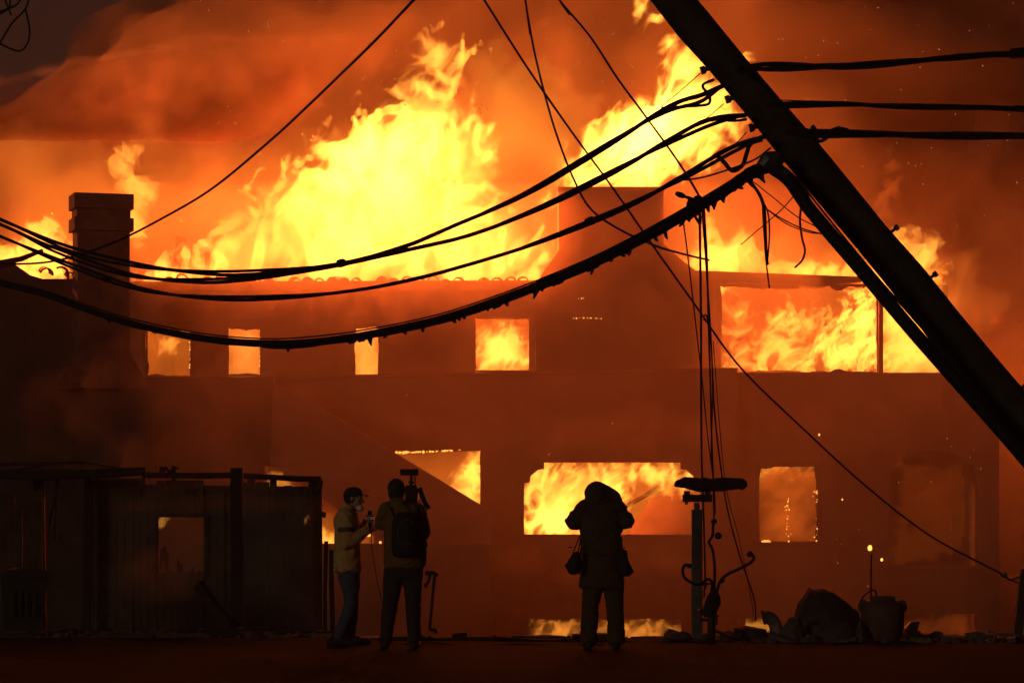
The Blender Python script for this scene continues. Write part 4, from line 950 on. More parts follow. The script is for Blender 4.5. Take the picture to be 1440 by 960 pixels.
lump('rubble_mound', 'dark rubble mound at the foot of the roadside post', [(940,912),(960,900),(985,896),(1020,892),(1050,898),(1075,905),(1085,914)], 33.3, .9, M_ROCK, 13, 'mound', .04)
for k, (pts, lab) in enumerate((([(1096,906),(1098,884),(1108,868),(1122,866),(1130,884),(1132,906)], 'jagged dark block leaning on the left of the dome shaped lump'),
        ([(1200,906),(1200,888),(1210,872),(1218,880),(1222,906)], 'narrow dark block wedged between lump and jar'),
        ([(1050,906),(1052,896),(1064,890),(1080,893),(1090,906)], 'small broken block below the pipe elbow'),
        ([(1290,908),(1296,899),(1312,896),(1326,902),(1332,910)], 'small broken block right of the broken metal piece'),
        ([(1012,905),(1014,893),(1026,888),(1038,894),(1040,906)], 'small broken block right of the service pipe foot'))):
    lump('rubble_block', lab, pts, 32.6 + .13 * k, .4, M_ROCK, 40 + k, 'rubble', .035, group='broken blocks in the rubble')
jar = thing('storage_jar', 'large dark round shouldered jar with open neck standing in the rubble', 'jar', P(1241, 905, 32.9))
js = 32.9 / F
body = MB().lathe([(.18, 0), (24*js, 6*js), (29*js, 20*js), (31*js, 38*js), (30*js, 50*js), (25*js, 58*js), (19*js, 61*js), (17*js, 64*js), (20*js, 67*js), (18*js, 67*js), (15*js, 63*js)], n=24).mesh('body')
roughen(body, .008, 6, 3); obj('body', body, M_CLAY, jar, True)
for sx in (-1, 1):
    obj('handle', MB().tube(spline([(sx*23*js, 0, 58*js), (sx*29*js, 0, 58*js), (sx*31*js, 0, 52*js), (sx*29*js, 0, 46*js)], 5), .03, 8), M_CLAY, jar, True)
rod = thing('metal_rod', 'thin upright rod with curved wire rising from the jar neck', 'rod', P(1225, 840, 32.9))
obj('rod', MB().tube([P(1225, 846, 32.9) - rod.location, P(1225, 800, 32.9) - rod.location, P(1226, 778, 32.9) - rod.location], .009, 6), M_RUST, rod)
obj('wire', MB().tube(spline([P(a, b, 32.9) - rod.location for a, b in ((1209,847),(1214,838),(1222,831),(1229,829),(1232,833),(1232,840))], 5), .011, 6), M_RUST, rod)
for k, (a, b, s, lab) in enumerate(((1223.5,770,.026,'round glowing ember above the thin rod'), (1240,786.5,.015,'small ember beside the thin rod'), (1184.5,702,.014,'small ember right of the square window'), (1152,611,.016,'small flying ember above the square window'))):
    me = MB().ball((0, 0, 0), (s, s, s * 1.3), 10).mesh('ember'); roughen(me, s * .2, 1 / s, k)
    tag(obj('ember', me, M_EMBER, loc=P(a, b, 33 if k < 2 else 50)), lab, 'ember', 'flying embers')
elb = thing('pipe_elbow', 'bent stub of pipe with open end sticking up from the rubble', 'pipe', P(1088, 890, 33))
obj('elbow', MB().tube(spline([P(a, b, 33) - elb.location for a, b in ((1092,892),(1090,878),(1084,869),(1075,867))], 5), .075, 12), M_CONC, elb, True)
obj('rim', MB().tube([P(1076, 867, 33) - elb.location, P(1072, 868, 33) - elb.location], .085, 12), M_CONC, elb)
tp = thing('broken_spout', 'broken curved piece of metal beside the jar', 'metal piece', P(1285, 900, 32.9))
obj('sheet', roughen(MB().prism([(X(a, 32.9) - tp.location.x, Z(b, 32.9) - tp.location.z) for a, b in ((1272,905),(1272,884),(1280,874),(1293,872),(1290,880),(1288,892),(1296,898),(1292,906))], -.06, .06).mesh('sheet'), .01, 9), M_RUST, tp)
obj('knob', MB().ball(P(1292, 890, 32.85) - tp.location, .03, 8), M_RUST, tp)
for (a, b, c, d, w, lab) in ((1270,893,1335,906,.07,'charred plank slanting down right of the jar'), (1040,890,1120,908,.06,'charred plank among the slabs by the pipe elbow'), (1000,884,1060,906,.05,'thin charred lath at the foot of the service pipe'), (940,905,975,898,.04,'short charred lath left of the roadside post')):
    timber('charred_plank', lab, P(a, b, 32.8), P(c, d, 32.4), w, cat='plank', d=w * .5, group='charred planks in the rubble')
for (a, b, c, d, w, lab) in ((255,888,380,883,.06,'charred plank lying flat at the foot of the thick post'), (300,890,470,888,.05,'long charred lath lying along the road edge by the reporter')):
    timber('charred_plank', lab, P(a, b, 34.8), P(c, d, 35.2), w, cat='plank', d=w * .6, group='charred planks in the rubble')
tag(timber('charred_plank', 'short dark block lying on the kerb between cameraman and photographer', P(636, 894, 33.6), P(657, 894, 33.6), .09, cat='plank', d=.08), group='charred planks in the rubble')
# loose rubble: nobody could count it
def scatter(name, label, x0, x1, y0, y1, n, smin, smax, m, seed):
    r = random.Random(seed); mb = MB()
    for k in range(n):
        a, y = r.uniform(x0, x1), r.uniform(y0, y1); s = r.uniform(smin, smax) * (r.random() ** 1.5 + .3)
        M3 = Matrix.Rotation(r.uniform(0, 6.3), 3, 'Z') @ Matrix.Rotation(r.uniform(-.5, .5), 3, 'X')
        c = Vector((X(a, y), y, s * .25 - (0.02 if y < 34 else 0.06)))
        if r.random() < .3:
            M4 = Matrix.Translation(c) @ M3.to_4x4(); mb.box(-s * 2.2, s * 2.2, -s * .3, s * .3, -s * .15, s * .2, M4)
        else:
            o = len(mb.v); mb.ball(c, (s, s * r.uniform(.5, .9), s * r.uniform(.3, .7)), 6, M3)
            for i in range(o, len(mb.v)):
                mb.v[i] = tuple(Vector(mb.v[i]) + mnoise.noise_vector(Vector(mb.v[i]) * 9) * s * .4)
    return tag(obj(name, mb, m), label, 'rubble', None, 'stuff')
scatter('rubble', 'loose bits of rubble and char strewn on the verge at right', 940, 1440, 32.2, 34.3, 460, .02, .13, M_ROCK, 3)
scatter('rubble', 'loose ash and char strewn before the shed', 40, 480, 34.2, 36.4, 320, .02, .09, M_ROCK, 5)
scatter('rubble', 'sparse dark grit along the kerb', 480, 960, 33.3, 34.2, 110, .012, .045, M_ROCK, 7)
# sparks
def sparks(seed):
    r = random.Random(seed); mb = MB()
    zones = [((1060,1440),(0,260),60,.006),((480,700),(60,200),40,.007),((250,420),(150,230),22,.007),((240,480),(0,60),26,.006),((960,1400),(260,520),22,.006),((1100,1400),(600,860),26,.006),((520,900),(540,650),10,.006),((700,960),(0,140),24,.007),((0,240),(20,200),10,.005)]
    for (xa, xb), (ya, yb), n, s in zones:
        for k in range(n):
            Y = r.uniform(52, 60); c = P(r.uniform(xa, xb), r.uniform(ya, yb), Y); q = s * r.uniform(.7, 2.2)
            mb.ball(c, (q, q, q * r.uniform(.8, 2.0)), 5, Matrix.Rotation(r.uniform(-1, 1), 3, 'Y'))
    return tag(obj('sparks', mb, glow_mat('spark', (1.0, .34, .1), .4)), 'tiny glowing sparks drifting through the smoke', 'sparks', None, 'stuff')
sparks(4)

# hose and cable lying along the road edge
cable('ground_hose', 'dark hose lying along the road edge between the people', [(470,897),(520,899),(580,897),(640,900),(700,898),(770,902),(830,899),(900,905),(960,903),(1010,908)], 33.0, 32.2, 1, .022, 0, group='lines lying on the road')
cable('ground_hose', 'thin cable trailing over the road by the feet of the people', [(500,904),(545,907),(600,903),(660,908),(730,905),(790,908),(850,905)], 31.9, 31.6, 1, .008, 0, group='lines lying on the road')
# ---------------------------------------------------------------- people
M_SKIN = mat('skin', (.42, .26, .19), .55, .15, 12, .1)
M_YEL = mat('yellow_jacket', (.6, .4, .15), .85, .3, 7, .5, bscale=40)
M_TAN = mat('tan_turnout', (.085, .06, .036), .9, .35, 7, .6, bscale=40)
M_OLIVE = mat('ochre_jacket', (.19, .11, .035), .88, .3, 7, .5, bscale=40)
M_JEAN = mat('blue_jeans', (.07, .1, .16), .85, .4, 9, .4)
M_DARK = mat('dark_trousers', (.035, .033, .036), .85, .4, 9, .4)
M_BOOT = mat('boot_leather', (.02, .018, .017), .6, .4, 12, .3)
M_CAP = mat('navy_cap', (.025, .03, .045), .8, .3, 20, .3)
M_BLACK = mat('black_plastic', (.016, .016, .017), .5, .3, 20, .1)
M_NYLON = mat('black_nylon', (.022, .021, .022), .8, .4, 14, .4)
M_WHITE = mat('mask_white', (.7, .7, .68), .8, .12, 20, .2)
M_HAIR = mat('dark_hair', (.03, .022, .017), .7, .3, 40, .5)
M_STRIPE = mat('reflective_band', (.1, .1, .105), .5, .3, 20, .2)
M_FLAG = mat('mic_flag_white', (.75, .76, .78), .5, .05, 20, 0)
M_FLAGB = mat('mic_flag_blue', (.04, .07, .2), .5, .1, 20, 0)

def cap_(mb, a, ra, b, rb, n=14, m=5, sx=1.0, sy=1.0):
    """Tapered limb with round ends from a to b."""
    a, b = Vector(a), Vector(b); t = (b - a); L = t.length; t = t / max(L, 1e-6)
    pts, rs = [], []
    for k in range(m + 1):
        w = math.pi / 2 * k / m; pts.append(a - t * ra * math.cos(w)); rs.append(max(ra * math.sin(w), .0015))
    for k in range(m, -1, -1):
        w = math.pi / 2 * k / m; pts.append(b + t * rb * math.cos(w)); rs.append(max(rb * math.sin(w), .0015))
    o = len(mb.v); mb.tube(pts, rs, n)
    if sx != 1 or sy != 1:
        c = (a + b) / 2
        for i in range(o, len(mb.v)):
            x, y, z = mb.v[i]
            mb.v[i] = (c.x + (x - c.x) * sx, c.y + (y - c.y) * sy, z)
    return mb

def limb(mb, pts, rs, sx=1.0, sy=1.0):
    for i in range(len(pts) - 1): cap_(mb, pts[i], rs[i], pts[i+1], rs[i+1], sx=sx, sy=sy)
    return mb

def torso(mb, secs):
    """Stacked ellipses (cx, cy, z, half width, half depth) closed at both ends."""
    n = 20; vs = []
    for (cx, cy_, z, w, d) in secs:
        vs += [(cx + w * math.copysign(abs(math.cos(a)) ** .85, math.cos(a)), cy_ + d * math.copysign(abs(math.sin(a)) ** .85, math.sin(a)), z) for a in [2 * math.pi * j / n for j in range(n)]]
    k = len(secs)
    fs = [(i*n+j, i*n+(j+1) % n, (i+1)*n+(j+1) % n, (i+1)*n+j) for i in range(k-1) for j in range(n)] + [tuple(range(n-1, -1, -1)), tuple(range((k-1)*n, k*n))]
    return mb.add(vs, fs)

def melt(mb, name, voxel=.011, smooth=4, folds=0.0, ffreq=9.0, seed=0):
    """Fuse the pieces into one continuous skin, then soften and crease it."""
    me = mb.mesh(name); o = bpy.data.objects.new(name, me); C.objects.link(o)
    r = o.modifiers.new('r', 'REMESH'); r.mode = 'VOXEL'; r.voxel_size = voxel
    if smooth: s = o.modifiers.new('s', 'SMOOTH'); s.factor = .5; s.iterations = smooth
    bpy.context.view_layer.update()
    dg = bpy.context.evaluated_depsgraph_get()
    out = bpy.data.meshes.new_from_object(o.evaluated_get(dg)); out.name = name
    bpy.data.objects.remove(o); bpy.data.meshes.remove(me)
    if folds:
        off = Vector((seed * 1.7, seed * 2.3, seed))
        nrm = [v.normal.copy() for v in out.vertices]
        for v, nn in zip(out.vertices, nrm):
            p = v.co + off
            q_ = Vector((p.x * ffreq * .6, p.y * ffreq * .6, p.z * ffreq * 1.5 + 2.2 * mnoise.noise(p * 4)))
            v.co += nn * folds * (1 - 2 * abs(mnoise.noise(q_))) * .9
    out.polygons.foreach_set('use_smooth', [True] * len(out.polygons)); out.update()
    return out

def hand(mb, wrist, direction, palm_n, side, curl=.9, s=1.0):
    """Palm, four fingers of unequal length that curl, and a thumb from the palm's side."""
    w = Vector(wrist); d = Vector(direction).normalized(); nrm = Vector(palm_n); nrm = (nrm - d * nrm.dot(d)).normalized(); sd = d.cross(nrm) * side
    q_ = w + d * .045 * s
    limb(mb, [w, w + d * .03 * s], [.026 * s, .03 * s])
    for k in range(4):
        e = (k - 1.5) * .019 * s
        cap_(mb, w + d * .02 * s + sd * e * .8, .014 * s, w + d * .085 * s + sd * e, .0125 * s, 8, 3)
        b = w + d * .085 * s + sd * e; L = (.036, .042, .04, .031)[k] * s; a = 0
        for j in range(3):
            a += curl * (.55, .75, .5)[j]
            nd = d * math.cos(a) + nrm * math.sin(a); e2 = b + nd * L * (1, .75, .6)[j]
            cap_(mb, b, (.0105 - .001 * j) * s, e2, (.0095 - .001 * j) * s, 8, 3); b = e2
    t0 = w + d * .028 * s - sd * .026 * s
    t1 = t0 + (d * .55 - sd * .6 + nrm * .55).normalized() * .042 * s; t2 = t1 + (d * .8 + nrm * .55 + sd * .25).normalized() * .034 * s
    cap_(mb, t0, .0135 * s, t1, .012 * s, 8, 3); cap_(mb, t1, .012 * s, t2, .0095 * s, 8, 3)

def head(mb, c, fwd, up=(0, 0, 1), s=1.0):
    """Skull, jaw, nose, brow, lips, eyes sockets and ears about centre c, looking along fwd."""
    f = Vector(fwd).normalized(); u = Vector(up); u = (u - f * u.dot(f)).normalized(); r = f.cross(u)
    M = Matrix((r, f, u)).transposed(); c = Vector(c)
    def at(x, y, z): return c + M @ (Vector((x, y, z)) * s)
    mb.ball(at(0, -.012, .028), (.074 * s, .095 * s, .088 * s), 20, M)
    mb.ball(at(0, .03, -.035), (.058 * s, .064 * s, .075 * s), 16, M)
    mb.ball(at(0, .062, -.088), (.028 * s, .028 * s, .026 * s), 10, M)
    limb(mb, [at(0, .088, .022), at(0, .106, -.022)], [.009 * s, .015 * s])
    for e in (-1, 1):
        cap_(mb, at(e * .012, .083, .036), .011 * s, at(e * .045, .07, .036), .010 * s, 8, 3)
        mb.ball(at(e * .033, .078, .014), .012 * s, 8); mb.ball(at(e * .042, .055, -.02), (.02 * s, .022 * s, .02 * s), 8, M)
        mb.ball(at(e * .076, -.012, .0), (.011 * s, .02 * s, .033 * s), 10, M); mb.ball(at(e * .012, .097, -.022), .009 * s, 8)
    cap_(mb, at(-.02, .086, -.05), .008 * s, at(.02, .086, -.05), .008 * s, 8, 3); cap_(mb, at(-.017, .083, -.06), .008 * s, at(.017, .083, -.06), .008 * s, 8, 3)
    return at

def boot(mb, heel, toe, ank):
    h, t, a = Vector(heel), Vector(toe), Vector(ank)
    limb(mb, [h + Vector((0, 0, .045)), t + Vector((0, 0, .038))], [.05, .042]); limb(mb, [h.lerp(t, .25) + Vector((0, 0, .06)), h.lerp(t, .62) + Vector((0, 0, .055))], [.054, .048])
    limb(mb, [a, h.lerp(t, .18) + Vector((0, 0, .06))], [.05, .052])
    for i, v in enumerate(mb.v):
        if v[2] < .006: mb.v[i] = (v[0], v[1], .006)
    return mb

def foot(mb, heel, toe, ank):
    h, t, a = Vector(heel), Vector(toe), Vector(ank)
    limb(mb, [a, h.lerp(t, .25) + Vector((0, 0, .05)), h.lerp(t, .8) + Vector((0, 0, .035))], [.035, .035, .026]); return mb

def leg(mb, pts, rs):
    """Trouser leg with an open, flat cuff."""
    line = spline(pts, 8); k = len(rs) - 1; out = []
    for i in range(len(line)):
        t = i / (len(line) - 1) * k; j = min(int(t), k - 1); u = t - j; u = u * u * (3 - 2 * u); out.append(rs[j] * (1 - u) + rs[j+1] * u)
    return mb.tube(line, out, 16)

class Figure:
    def __init__(s, label, X0, Y0):
        s.root = thing('person', label, 'person', (X0, Y0, 0)); s.k = Y0 / F; s.X0 = X0
    def at(s, px, py, dy=0.0):
        """Photograph point, on the figure's own plane, in its own metres; dy metres away from the camera."""
        return Vector(((px - 720) * s.k - s.X0, dy, CAM_Z + (HORIZON - py) * s.k))
    def part(s, name, me, m, label=None, smooth=True):
        o = obj(name, me, m, s.root, smooth)
        if label: o['label'] = label
        return o

# --- photographer, seen from behind, camera raised to the face
f = Figure('person in tan fire coat and hood photographing the fire, seen from behind', X(846, 30.8), 30.8); A = f.at
hc = A(841, 697, .06)
sh = [A(823, 716, .0), A(868, 716, .0)]; el = [A(807, 733, -.02), A(879, 732, -.02)]; wr = [A(828, 708, .24), A(858, 707, .24)]
hip = [A(835, 812, 0), A(861, 812, 0)]; kn_ = [A(830, 856, .0), A(865, 856, .0)]; ank = [A(828.5, 897, .02), A(866, 897, .02)]
b = MB(); head(b, hc, (.12, 1, .05)); limb(b, [hc + Vector((0, -.02, -.06)), A(845, 722, .0)], [.06, .065])
torso(b, [(A(846,0).x, 0, A(0, z).z, w, d) for z, w, d in ((820, .15, .1), (790, .15, .1), (760, .15, .1), (730, .18, .11), (714, .13, .08))])
for i in (0, 1):
    limb(b, [sh[i], el[i], wr[i]], [.055, .045, .03]); limb(b, [hip[i], kn_[i], ank[i]], [.085, .06, .045])
    foot(b, ank[i] * 1 - Vector((0, .05, ank[i].z)), ank[i] + Vector((.03 * (i * 2 - 1), .2, -ank[i].z)), ank[i])
    hand(b, wr[i], (hc + Vector((0, .22, -.01)) - wr[i]), (0, .3, 1), 1 if i else -1)
f.part('body', melt(b, 'body', .009, 2), M_SKIN)
j = MB()
torso(j, [(A(845.5,0).x, .0, A(0, z).z, w, d) for z, w, d in ((779, .215, .15), (770, .22, .155), (755, .215, .155), (740, .225, .16), (728, .235, .16), (718, .215, .14), (710, .13, .1))])
for i in (0, 1):
    limb(j, [sh[i] + Vector((0, 0, .0)), el[i], el[i].lerp(wr[i], .8)], [.095, .088, .065])
    limb(j, [sh[i] + Vector((0, 0, .02)), A(846, 708, .0)], [.075, .08])
f.part('coat', melt(j, 'coat', .011, 3, .02, 10, 3), M_TAN)
sk = MB(); torso(sk, [(A(846,0).x, 0, A(0, z).z, w, d) for z, w, d in ((826, .25, .17), (822, .248, .17), (808, .225, .16), (794, .21, .15), (780, .205, .145), (772, .2, .14))])
f.part('coat_skirt', melt(sk, 'coat_skirt', .011, 2, .009, 12, 6), M_TAN)
f.part('belt', melt(MB().add(*(lambda q: (q.v, q.f))(torso(MB(), [(A(846,0).x, 0, A(0, z).z, .222, .158) for z in (780, 776)]))), 'belt', .008, 1), M_NYLON)
t = MB()
for i in (0, 1):
    e = 2 * i - 1
    leg(t, [hip[i], kn_[i], ank[i] + Vector((e * .004, 0, .05)), ank[i] + Vector((e * .006, 0, -.055))], [.114, .088, .09, .086])
torso(t, [(A(847,0).x, 0, A(0, z).z, .2, .14) for z in (826, 800)])
f.part('trousers', melt(t, 'trousers', .011, 3, .012, 9, 9), M_TAN)
for k in range(2):
    b1 = MB(); boot(b1, ank[k] - Vector((0, .07, ank[k].z)), ank[k] + Vector((.03 * (k * 2 - 1), .2, -ank[k].z)), ank[k] + Vector((0, 0, .02)))
    f.part('boot', melt(b1, 'boot', .009, 2), M_BOOT)
h = MB(); h.ball(hc + Vector((-.01, -.015, .03)), (.135, .14, .12), 20); h.ball(hc + Vector((.0, -.05, -.03)), (.145, .11, .09), 16)
limb(h, [hc + Vector((.03, -.01, .045)), A(863, 700, .06), A(868, 712, .03)], [.1, .085, .07]); limb(h, [hc + Vector((-.05, -.03, -.04)), A(826, 712, 0)], [.08, .07]); h.ball(A(838, 686, .05), (.09, .1, .075), 14)
f.part('hood', melt(h, 'hood', .011, 3, .008, 11, 12), M_TAN)
f.part('hood_seam', MB().tube(spline([hc + Vector(p) for p in ((.03, .02, .15), (.045, -.08, .12), (.05, -.135, .06), (.04, -.165, -.02), (.0, -.16, -.06))], 6), .008, 6), M_NYLON)
f.part('hood_seam', MB().tube(spline([hc + Vector(p) for p in ((-.125, -.07, -.055), (-.06, -.15, -.075), (.03, -.165, -.07), (.11, -.12, -.03), (.15, -.06, .03))], 6), .01, 6), M_TAN)
ph_k, ph_X = f.k, f.X0
# his camera and the two lens pouches with their straps
W_ = lambda v, o=f: Vector((v.x + o.X0, v.y + 30.8, v.z))
cm = thing('still_camera', 'black camera held to the face of the person in the hood', 'camera', W_(hc + Vector((.02, .24, .0))))
obj('camera_body', melt(MB().box(-.075, .075, -.03, .04, -.05, .05).ball((.0, 0, .055), (.035, .03, .025), 10).box(.04, .08, -.035, .06, -.05, .045), 'camera_body', .006, 2), M_BLACK, cm, True)
obj('lens', MB().tube([(0, .04, 0), (0, .07, 0), (0, .075, 0), (0, .17, 0), (0, .2, 0)], [.036, .036, .042, .042, .05], 16), M_BLACK, cm)
for (pts, lab, sx) in (([(797,800),(794,795),(800,786),(806,776),(814,774),(818,780),(819,795),(816,806),(806,808),(800,806)], 'dark lens pouch slung at the left hip of the photographer', -1), ([(867,778),(873,770),(881,774),(883,786),(889,798),(892,804),(885,810),(874,810),(867,796)], 'dark lens pouch slung at the right hip of the photographer', 1)):
    o = lump('lens_pouch', lab, pts, 30.6, .2, M_NYLON, 3 + sx, 'pouch', .006)
    c = P(807 if sx < 0 else 873, 775, 30.72)
    tp_ = [((816, 752), (806, 776)), ((817, 756), (813, 776))] if sx < 0 else [((869, 752), (876, 775)), ((868, 758), (870, 776))]
    for (p, q_) in tp_: obj('strap', MB().tube([P(*p, 30.58) - o.location, P(*q_, 30.56) - o.location], .007, 5), M_NYLON, o)
    tg = [(805, 769), (799, 769)] if sx < 0 else [(873, 769), (880, 770)]
    obj('strap', MB().tube([P(*tg[0], 30.56) - o.location, P(*tg[1], 30.56) - o.location], .006, 5), M_NYLON, o)

# --- camera operator, seen from behind
f = Figure('person in ochre jacket with backpack shouldering a video camera, seen from behind', X(566, 30.8), 30.8); A = f.at; W_ = lambda v, o=f: Vector((v.x + o.X0, v.y + 30.8, v.z))
hc = A(557, 690, .03); sh = [A(545, 717, 0), A(587, 719, 0)]; el = [A(537, 734, .06), A(594, 748, .05)]; wr = [A(556, 712, .3), A(583, 722, .3)]
hip = [A(555, 800, 0), A(580, 800, 0)]; kn_ = [A(548, 852, .02), A(581, 852, .02)]; ank = [A(542, 899, .02), A(582, 901, .0)]
b = MB(); head(b, hc, (.25, 1, 0)); limb(b, [hc + Vector((0, -.02, -.06)), A(561, 720, 0)], [.06, .065])
torso(b, [(A(566,0).x, 0, A(0, z).z, w, d) for z, w, d in ((806, .15, .1), (780, .145, .1), (750, .15, .1), (728, .17, .11), (716, .12, .08))])
for i in (0, 1):
    limb(b, [sh[i], el[i], wr[i]], [.052, .043, .028]); limb(b, [hip[i], kn_[i], ank[i]], [.08, .055, .042])
    foot(b, ank[i] - Vector((0, .05, ank[i].z)), ank[i] + Vector((.03 * (i * 2 - 1), .19, -ank[i].z)), ank[i])
hand(b, wr[0], (.35, .9, .25), (.6, -.2, .5), -1); hand(b, wr[1], (-.2, .8, .6), (-.6, .1, .6), 1)
f.part('body', melt(b, 'body', .009, 2), M_SKIN)
j = MB(); torso(j, [(A(c, 0).x, 0, A(0, z).z, w, d) for z, c, w, d in ((797, 568, .215, .14), (788, 568, .21, .14), (770, 567, .2, .14), (748, 567, .2, .14), (732, 566, .205, .14), (720, 566, .19, .12), (713, 565, .11, .09))])
for i in (0, 1): limb(j, [sh[i], el[i], el[i].lerp(wr[i], .85)], [.085, .075, .05]); limb(j, [sh[i] + Vector((0, 0, .01)), A(564, 712, 0)], [.065, .07])
limb(j, [A(592, 790, .02), A(590, 760, .02)], [.05, .07]); limb(j, [A(561, 712, -.02), A(559, 707, -.01)], [.085, .078])
f.part('jacket', melt(j, 'jacket', .011, 3, .018, 10, 21), M_OLIVE)
t = MB()
for i in (0, 1): leg(t, [hip[i], kn_[i], ank[i] + Vector((0, 0, -.04))], [.112, .08, .06])
torso(t, [(A(567.5,0).x, 0, A(0, z).z, .18, .13) for z in (812, 790)])
f.part('trousers', melt(t, 'trousers', .011, 3, .009, 9, 23), M_DARK)
for i in (0, 1):
    b1 = MB(); boot(b1, ank[i] - Vector((0, .07, ank[i].z)), ank[i] + Vector((.03 * (i * 2 - 1), .2, -ank[i].z)), ank[i] + Vector((0, 0, .02))); f.part('boot', melt(b1, 'boot', .009, 2), M_BOOT)
h = MB(); h.ball(hc + Vector((0, -.015, .035)), (.092, .11, .1), 20); h.ball(hc + Vector((0, -.035, -.03)), (.088, .085, .075), 14)
f.part('knit_hat', melt(h, 'knit_hat', .009, 2, .004, 30, 4), M_CAP)
bp = thing('backpack', 'black backpack with curved zip on the camera operator', 'backpack', W_(A(571, 780, -.2)))
Bq = lambda px, py, dy=0: A(px, py, dy) - A(571, 780, -.2)
m_ = MB(); torso(m_, [(Bq(571, 0).x, Bq(0, 0, d0).y, Bq(0, z).z, w, d) for z, w, d, d0 in ((782, .12, .06, -.18), (776, .145, .08, -.2), (755, .15, .1, -.21), (735, .14, .09, -.2), (724, .12, .06, -.18), (720, .07, .04, -.17))])
obj('pack', melt(m_, 'pack', .011, 3, .006, 9, 8), M_NYLON, bp, True)
m_ = MB(); torso(m_, [(Bq(573, 0).x, Bq(0, 0, -.3).y, Bq(0, z).z, w, .03) for z, w in ((764, .07), (758, .085), (740, .085), (733, .06))])
obj('front_pocket', melt(m_, 'front_pocket', .009, 3), M_NYLON, bp, True)
obj('zip', MB().tube(spline([Bq(a, c, -.335) for a, c in ((584,735),(574,730),(565,736),(562,748),(564,760),(572,765),(582,763))], 5), .006, 6), mat('zip', (.12, .1, .07), .6), bp)
for pts in ([(557,728,-.15),(552,716,-.1),(556,709,.0)], [(585,728,-.15),(587,714,-.1),(584,708,0)]):
    obj('strap', MB().tube(spline([Bq(*p) for p in pts], 5), .022, 8, flat=.4), M_NYLON, bp)
vc = thing('video_camera', 'black shoulder video camera with a flat lamp panel on top', 'video camera', W_(A(579, 714, .1)))
V = lambda px, py, dy=0: A(px, py, dy) - A(579, 714, .1)
def vbox(name, a, b_, c, d, y0, y1, m=M_BLACK):
    x0, x1 = V(a, 0).x, V(b_, 0).x; z0, z1 = V(0, d).z, V(0, c).z
    o = obj(name, melt(MB().box(x0, x1, y0, y1, z0, z1), name, .007, 2), m, vc, True); return o
vbox('camera_body', 570, 588, 684, 706, -.22, .18); vbox('battery', 571, 587, 682, 702, -.3, -.223)
vbox('shoulder_pad', 572, 587, 706.2, 714, -.12, .12); vbox('top_handle', 574, 583, 676, 679, -.12, .14)
vbox('handle_stem', 576, 580, 668, 684.2, -.03, .03); vbox('handle_stem', 582, 584, 668, 684.2, .05, .08)
vbox('lamp_panel', 562, 588, 659, 668, -.02, .04)
obj('lens', MB().tube([V(579, 695, .28), V(579, 695, .36), V(579, 695, .362), V(579, 695, .5)], [.045, .045, .055, .06], 16), M_BLACK, vc)
obj('microphone_boom', MB().tube([V(590, 686, .0), V(594, 697, -.02), V(598, 707, -.03), V(603, 715, -.04)], [.03, .026, .024, .026], 10), M_BLACK, vc, True)
obj('viewfinder', MB().tube([V(570, 690, .1), V(564, 690, .1)], [.028, .03], 12), M_BLACK, vc)
obj('cable', MB().tube(spline([V(590, 702, -.12), V(597, 720, -.1), V(594, 760, -.16), V(592, 800, -.14), V(590, 850, -.1), V(593, 905, -.05)], 6), .005, 5), M_RUBBER, vc)

# --- reporter, in profile, looking right
RYp = 31.6
f = Figure('person in yellow jacket, navy cap and jeans holding a microphone, side view', X(488, RYp), RYp); A = f.at; W_ = lambda v, o=f: Vector((v.x + o.X0, v.y + RYp, v.z))
hc = A(497.5, 701, 0)
sh = [A(488, 727, -.17), A(490, 727, .17)]; el = [A(489, 762, -.2), A(496, 760, .2)]; wr = [A(519, 745, -.13), A(507, 741, .1)]
hip = [A(490, 806, -.08), A(492, 806, .08)]; kn_ = [A(493, 850, -.09), A(494, 850, .09)]; ank = [A(475, 893, -.1), A(491, 893, .1)]
b = MB(); at = head(b, hc, (1, -.12, -.06)); limb(b, [hc + Vector((-.02, 0, -.06)), A(489, 722, 0)], [.058, .065])
torso(b, [(A(c, 0).x, 0, A(0, z).z, d, w) for z, c, w, d in ((812, 491, .15, .1), (785, 489, .14, .1), (755, 488, .15, .11), (735, 487, .17, .11), (720, 488, .12, .08))])
for i in (0, 1):
    limb(b, [sh[i], el[i], wr[i]], [.052, .042, .028]); limb(b, [hip[i], kn_[i], ank[i]], [.08, .055, .042])
    foot(b, ank[i] - Vector((.06, 0, ank[i].z)), ank[i] + Vector((.19, -.02, -ank[i].z)), ank[i])
hand(b, wr[0], (.9, .1, .42), (.1, .9, .4), -1, curl=1.0); hand(b, wr[1], (.6, .0, .9), (.7, -.5, -.2), 1, curl=.45)
f.part('body', melt(b, 'body', .0085, 1), M_SKIN)
hr = MB(); hr.ball(at(0, -.035, .01), (.08, .085, .085), 14); f.part('hair', melt(hr, 'hair', .009, 1, .003, 40), M_HAIR)
j = MB(); torso(j, [(A(c, 0).x, 0, A(0, z).z, d, w) for z, c, d, w in ((803, 489, .148, .2), (796, 489, .148, .2), (780, 488, .14, .195), (765, 488, .135, .195), (745, 488, .132, .2), (732, 487, .13, .205), (722, 487, .115, .18), (715, 489, .08, .11))])
for i in (0, 1): limb(j, [sh[i], el[i], el[i].lerp(wr[i], .85)], [.085, .076, .052]); limb(j, [sh[i] + Vector((0, 0, .0)), A(489, 719, 0)], [.065, .07])
f.part('jacket', melt(j, 'jacket', .010, 3, .017, 10, 31), M_YEL)
for e in (-1, 1):
    f.part('collar', melt(limb(MB(), [A(486, 708, e * .07), A(496, 717, e * .075), A(502, 724, e * .04)], [.022, .026, .018]), 'collar', .007, 2), M_YEL)
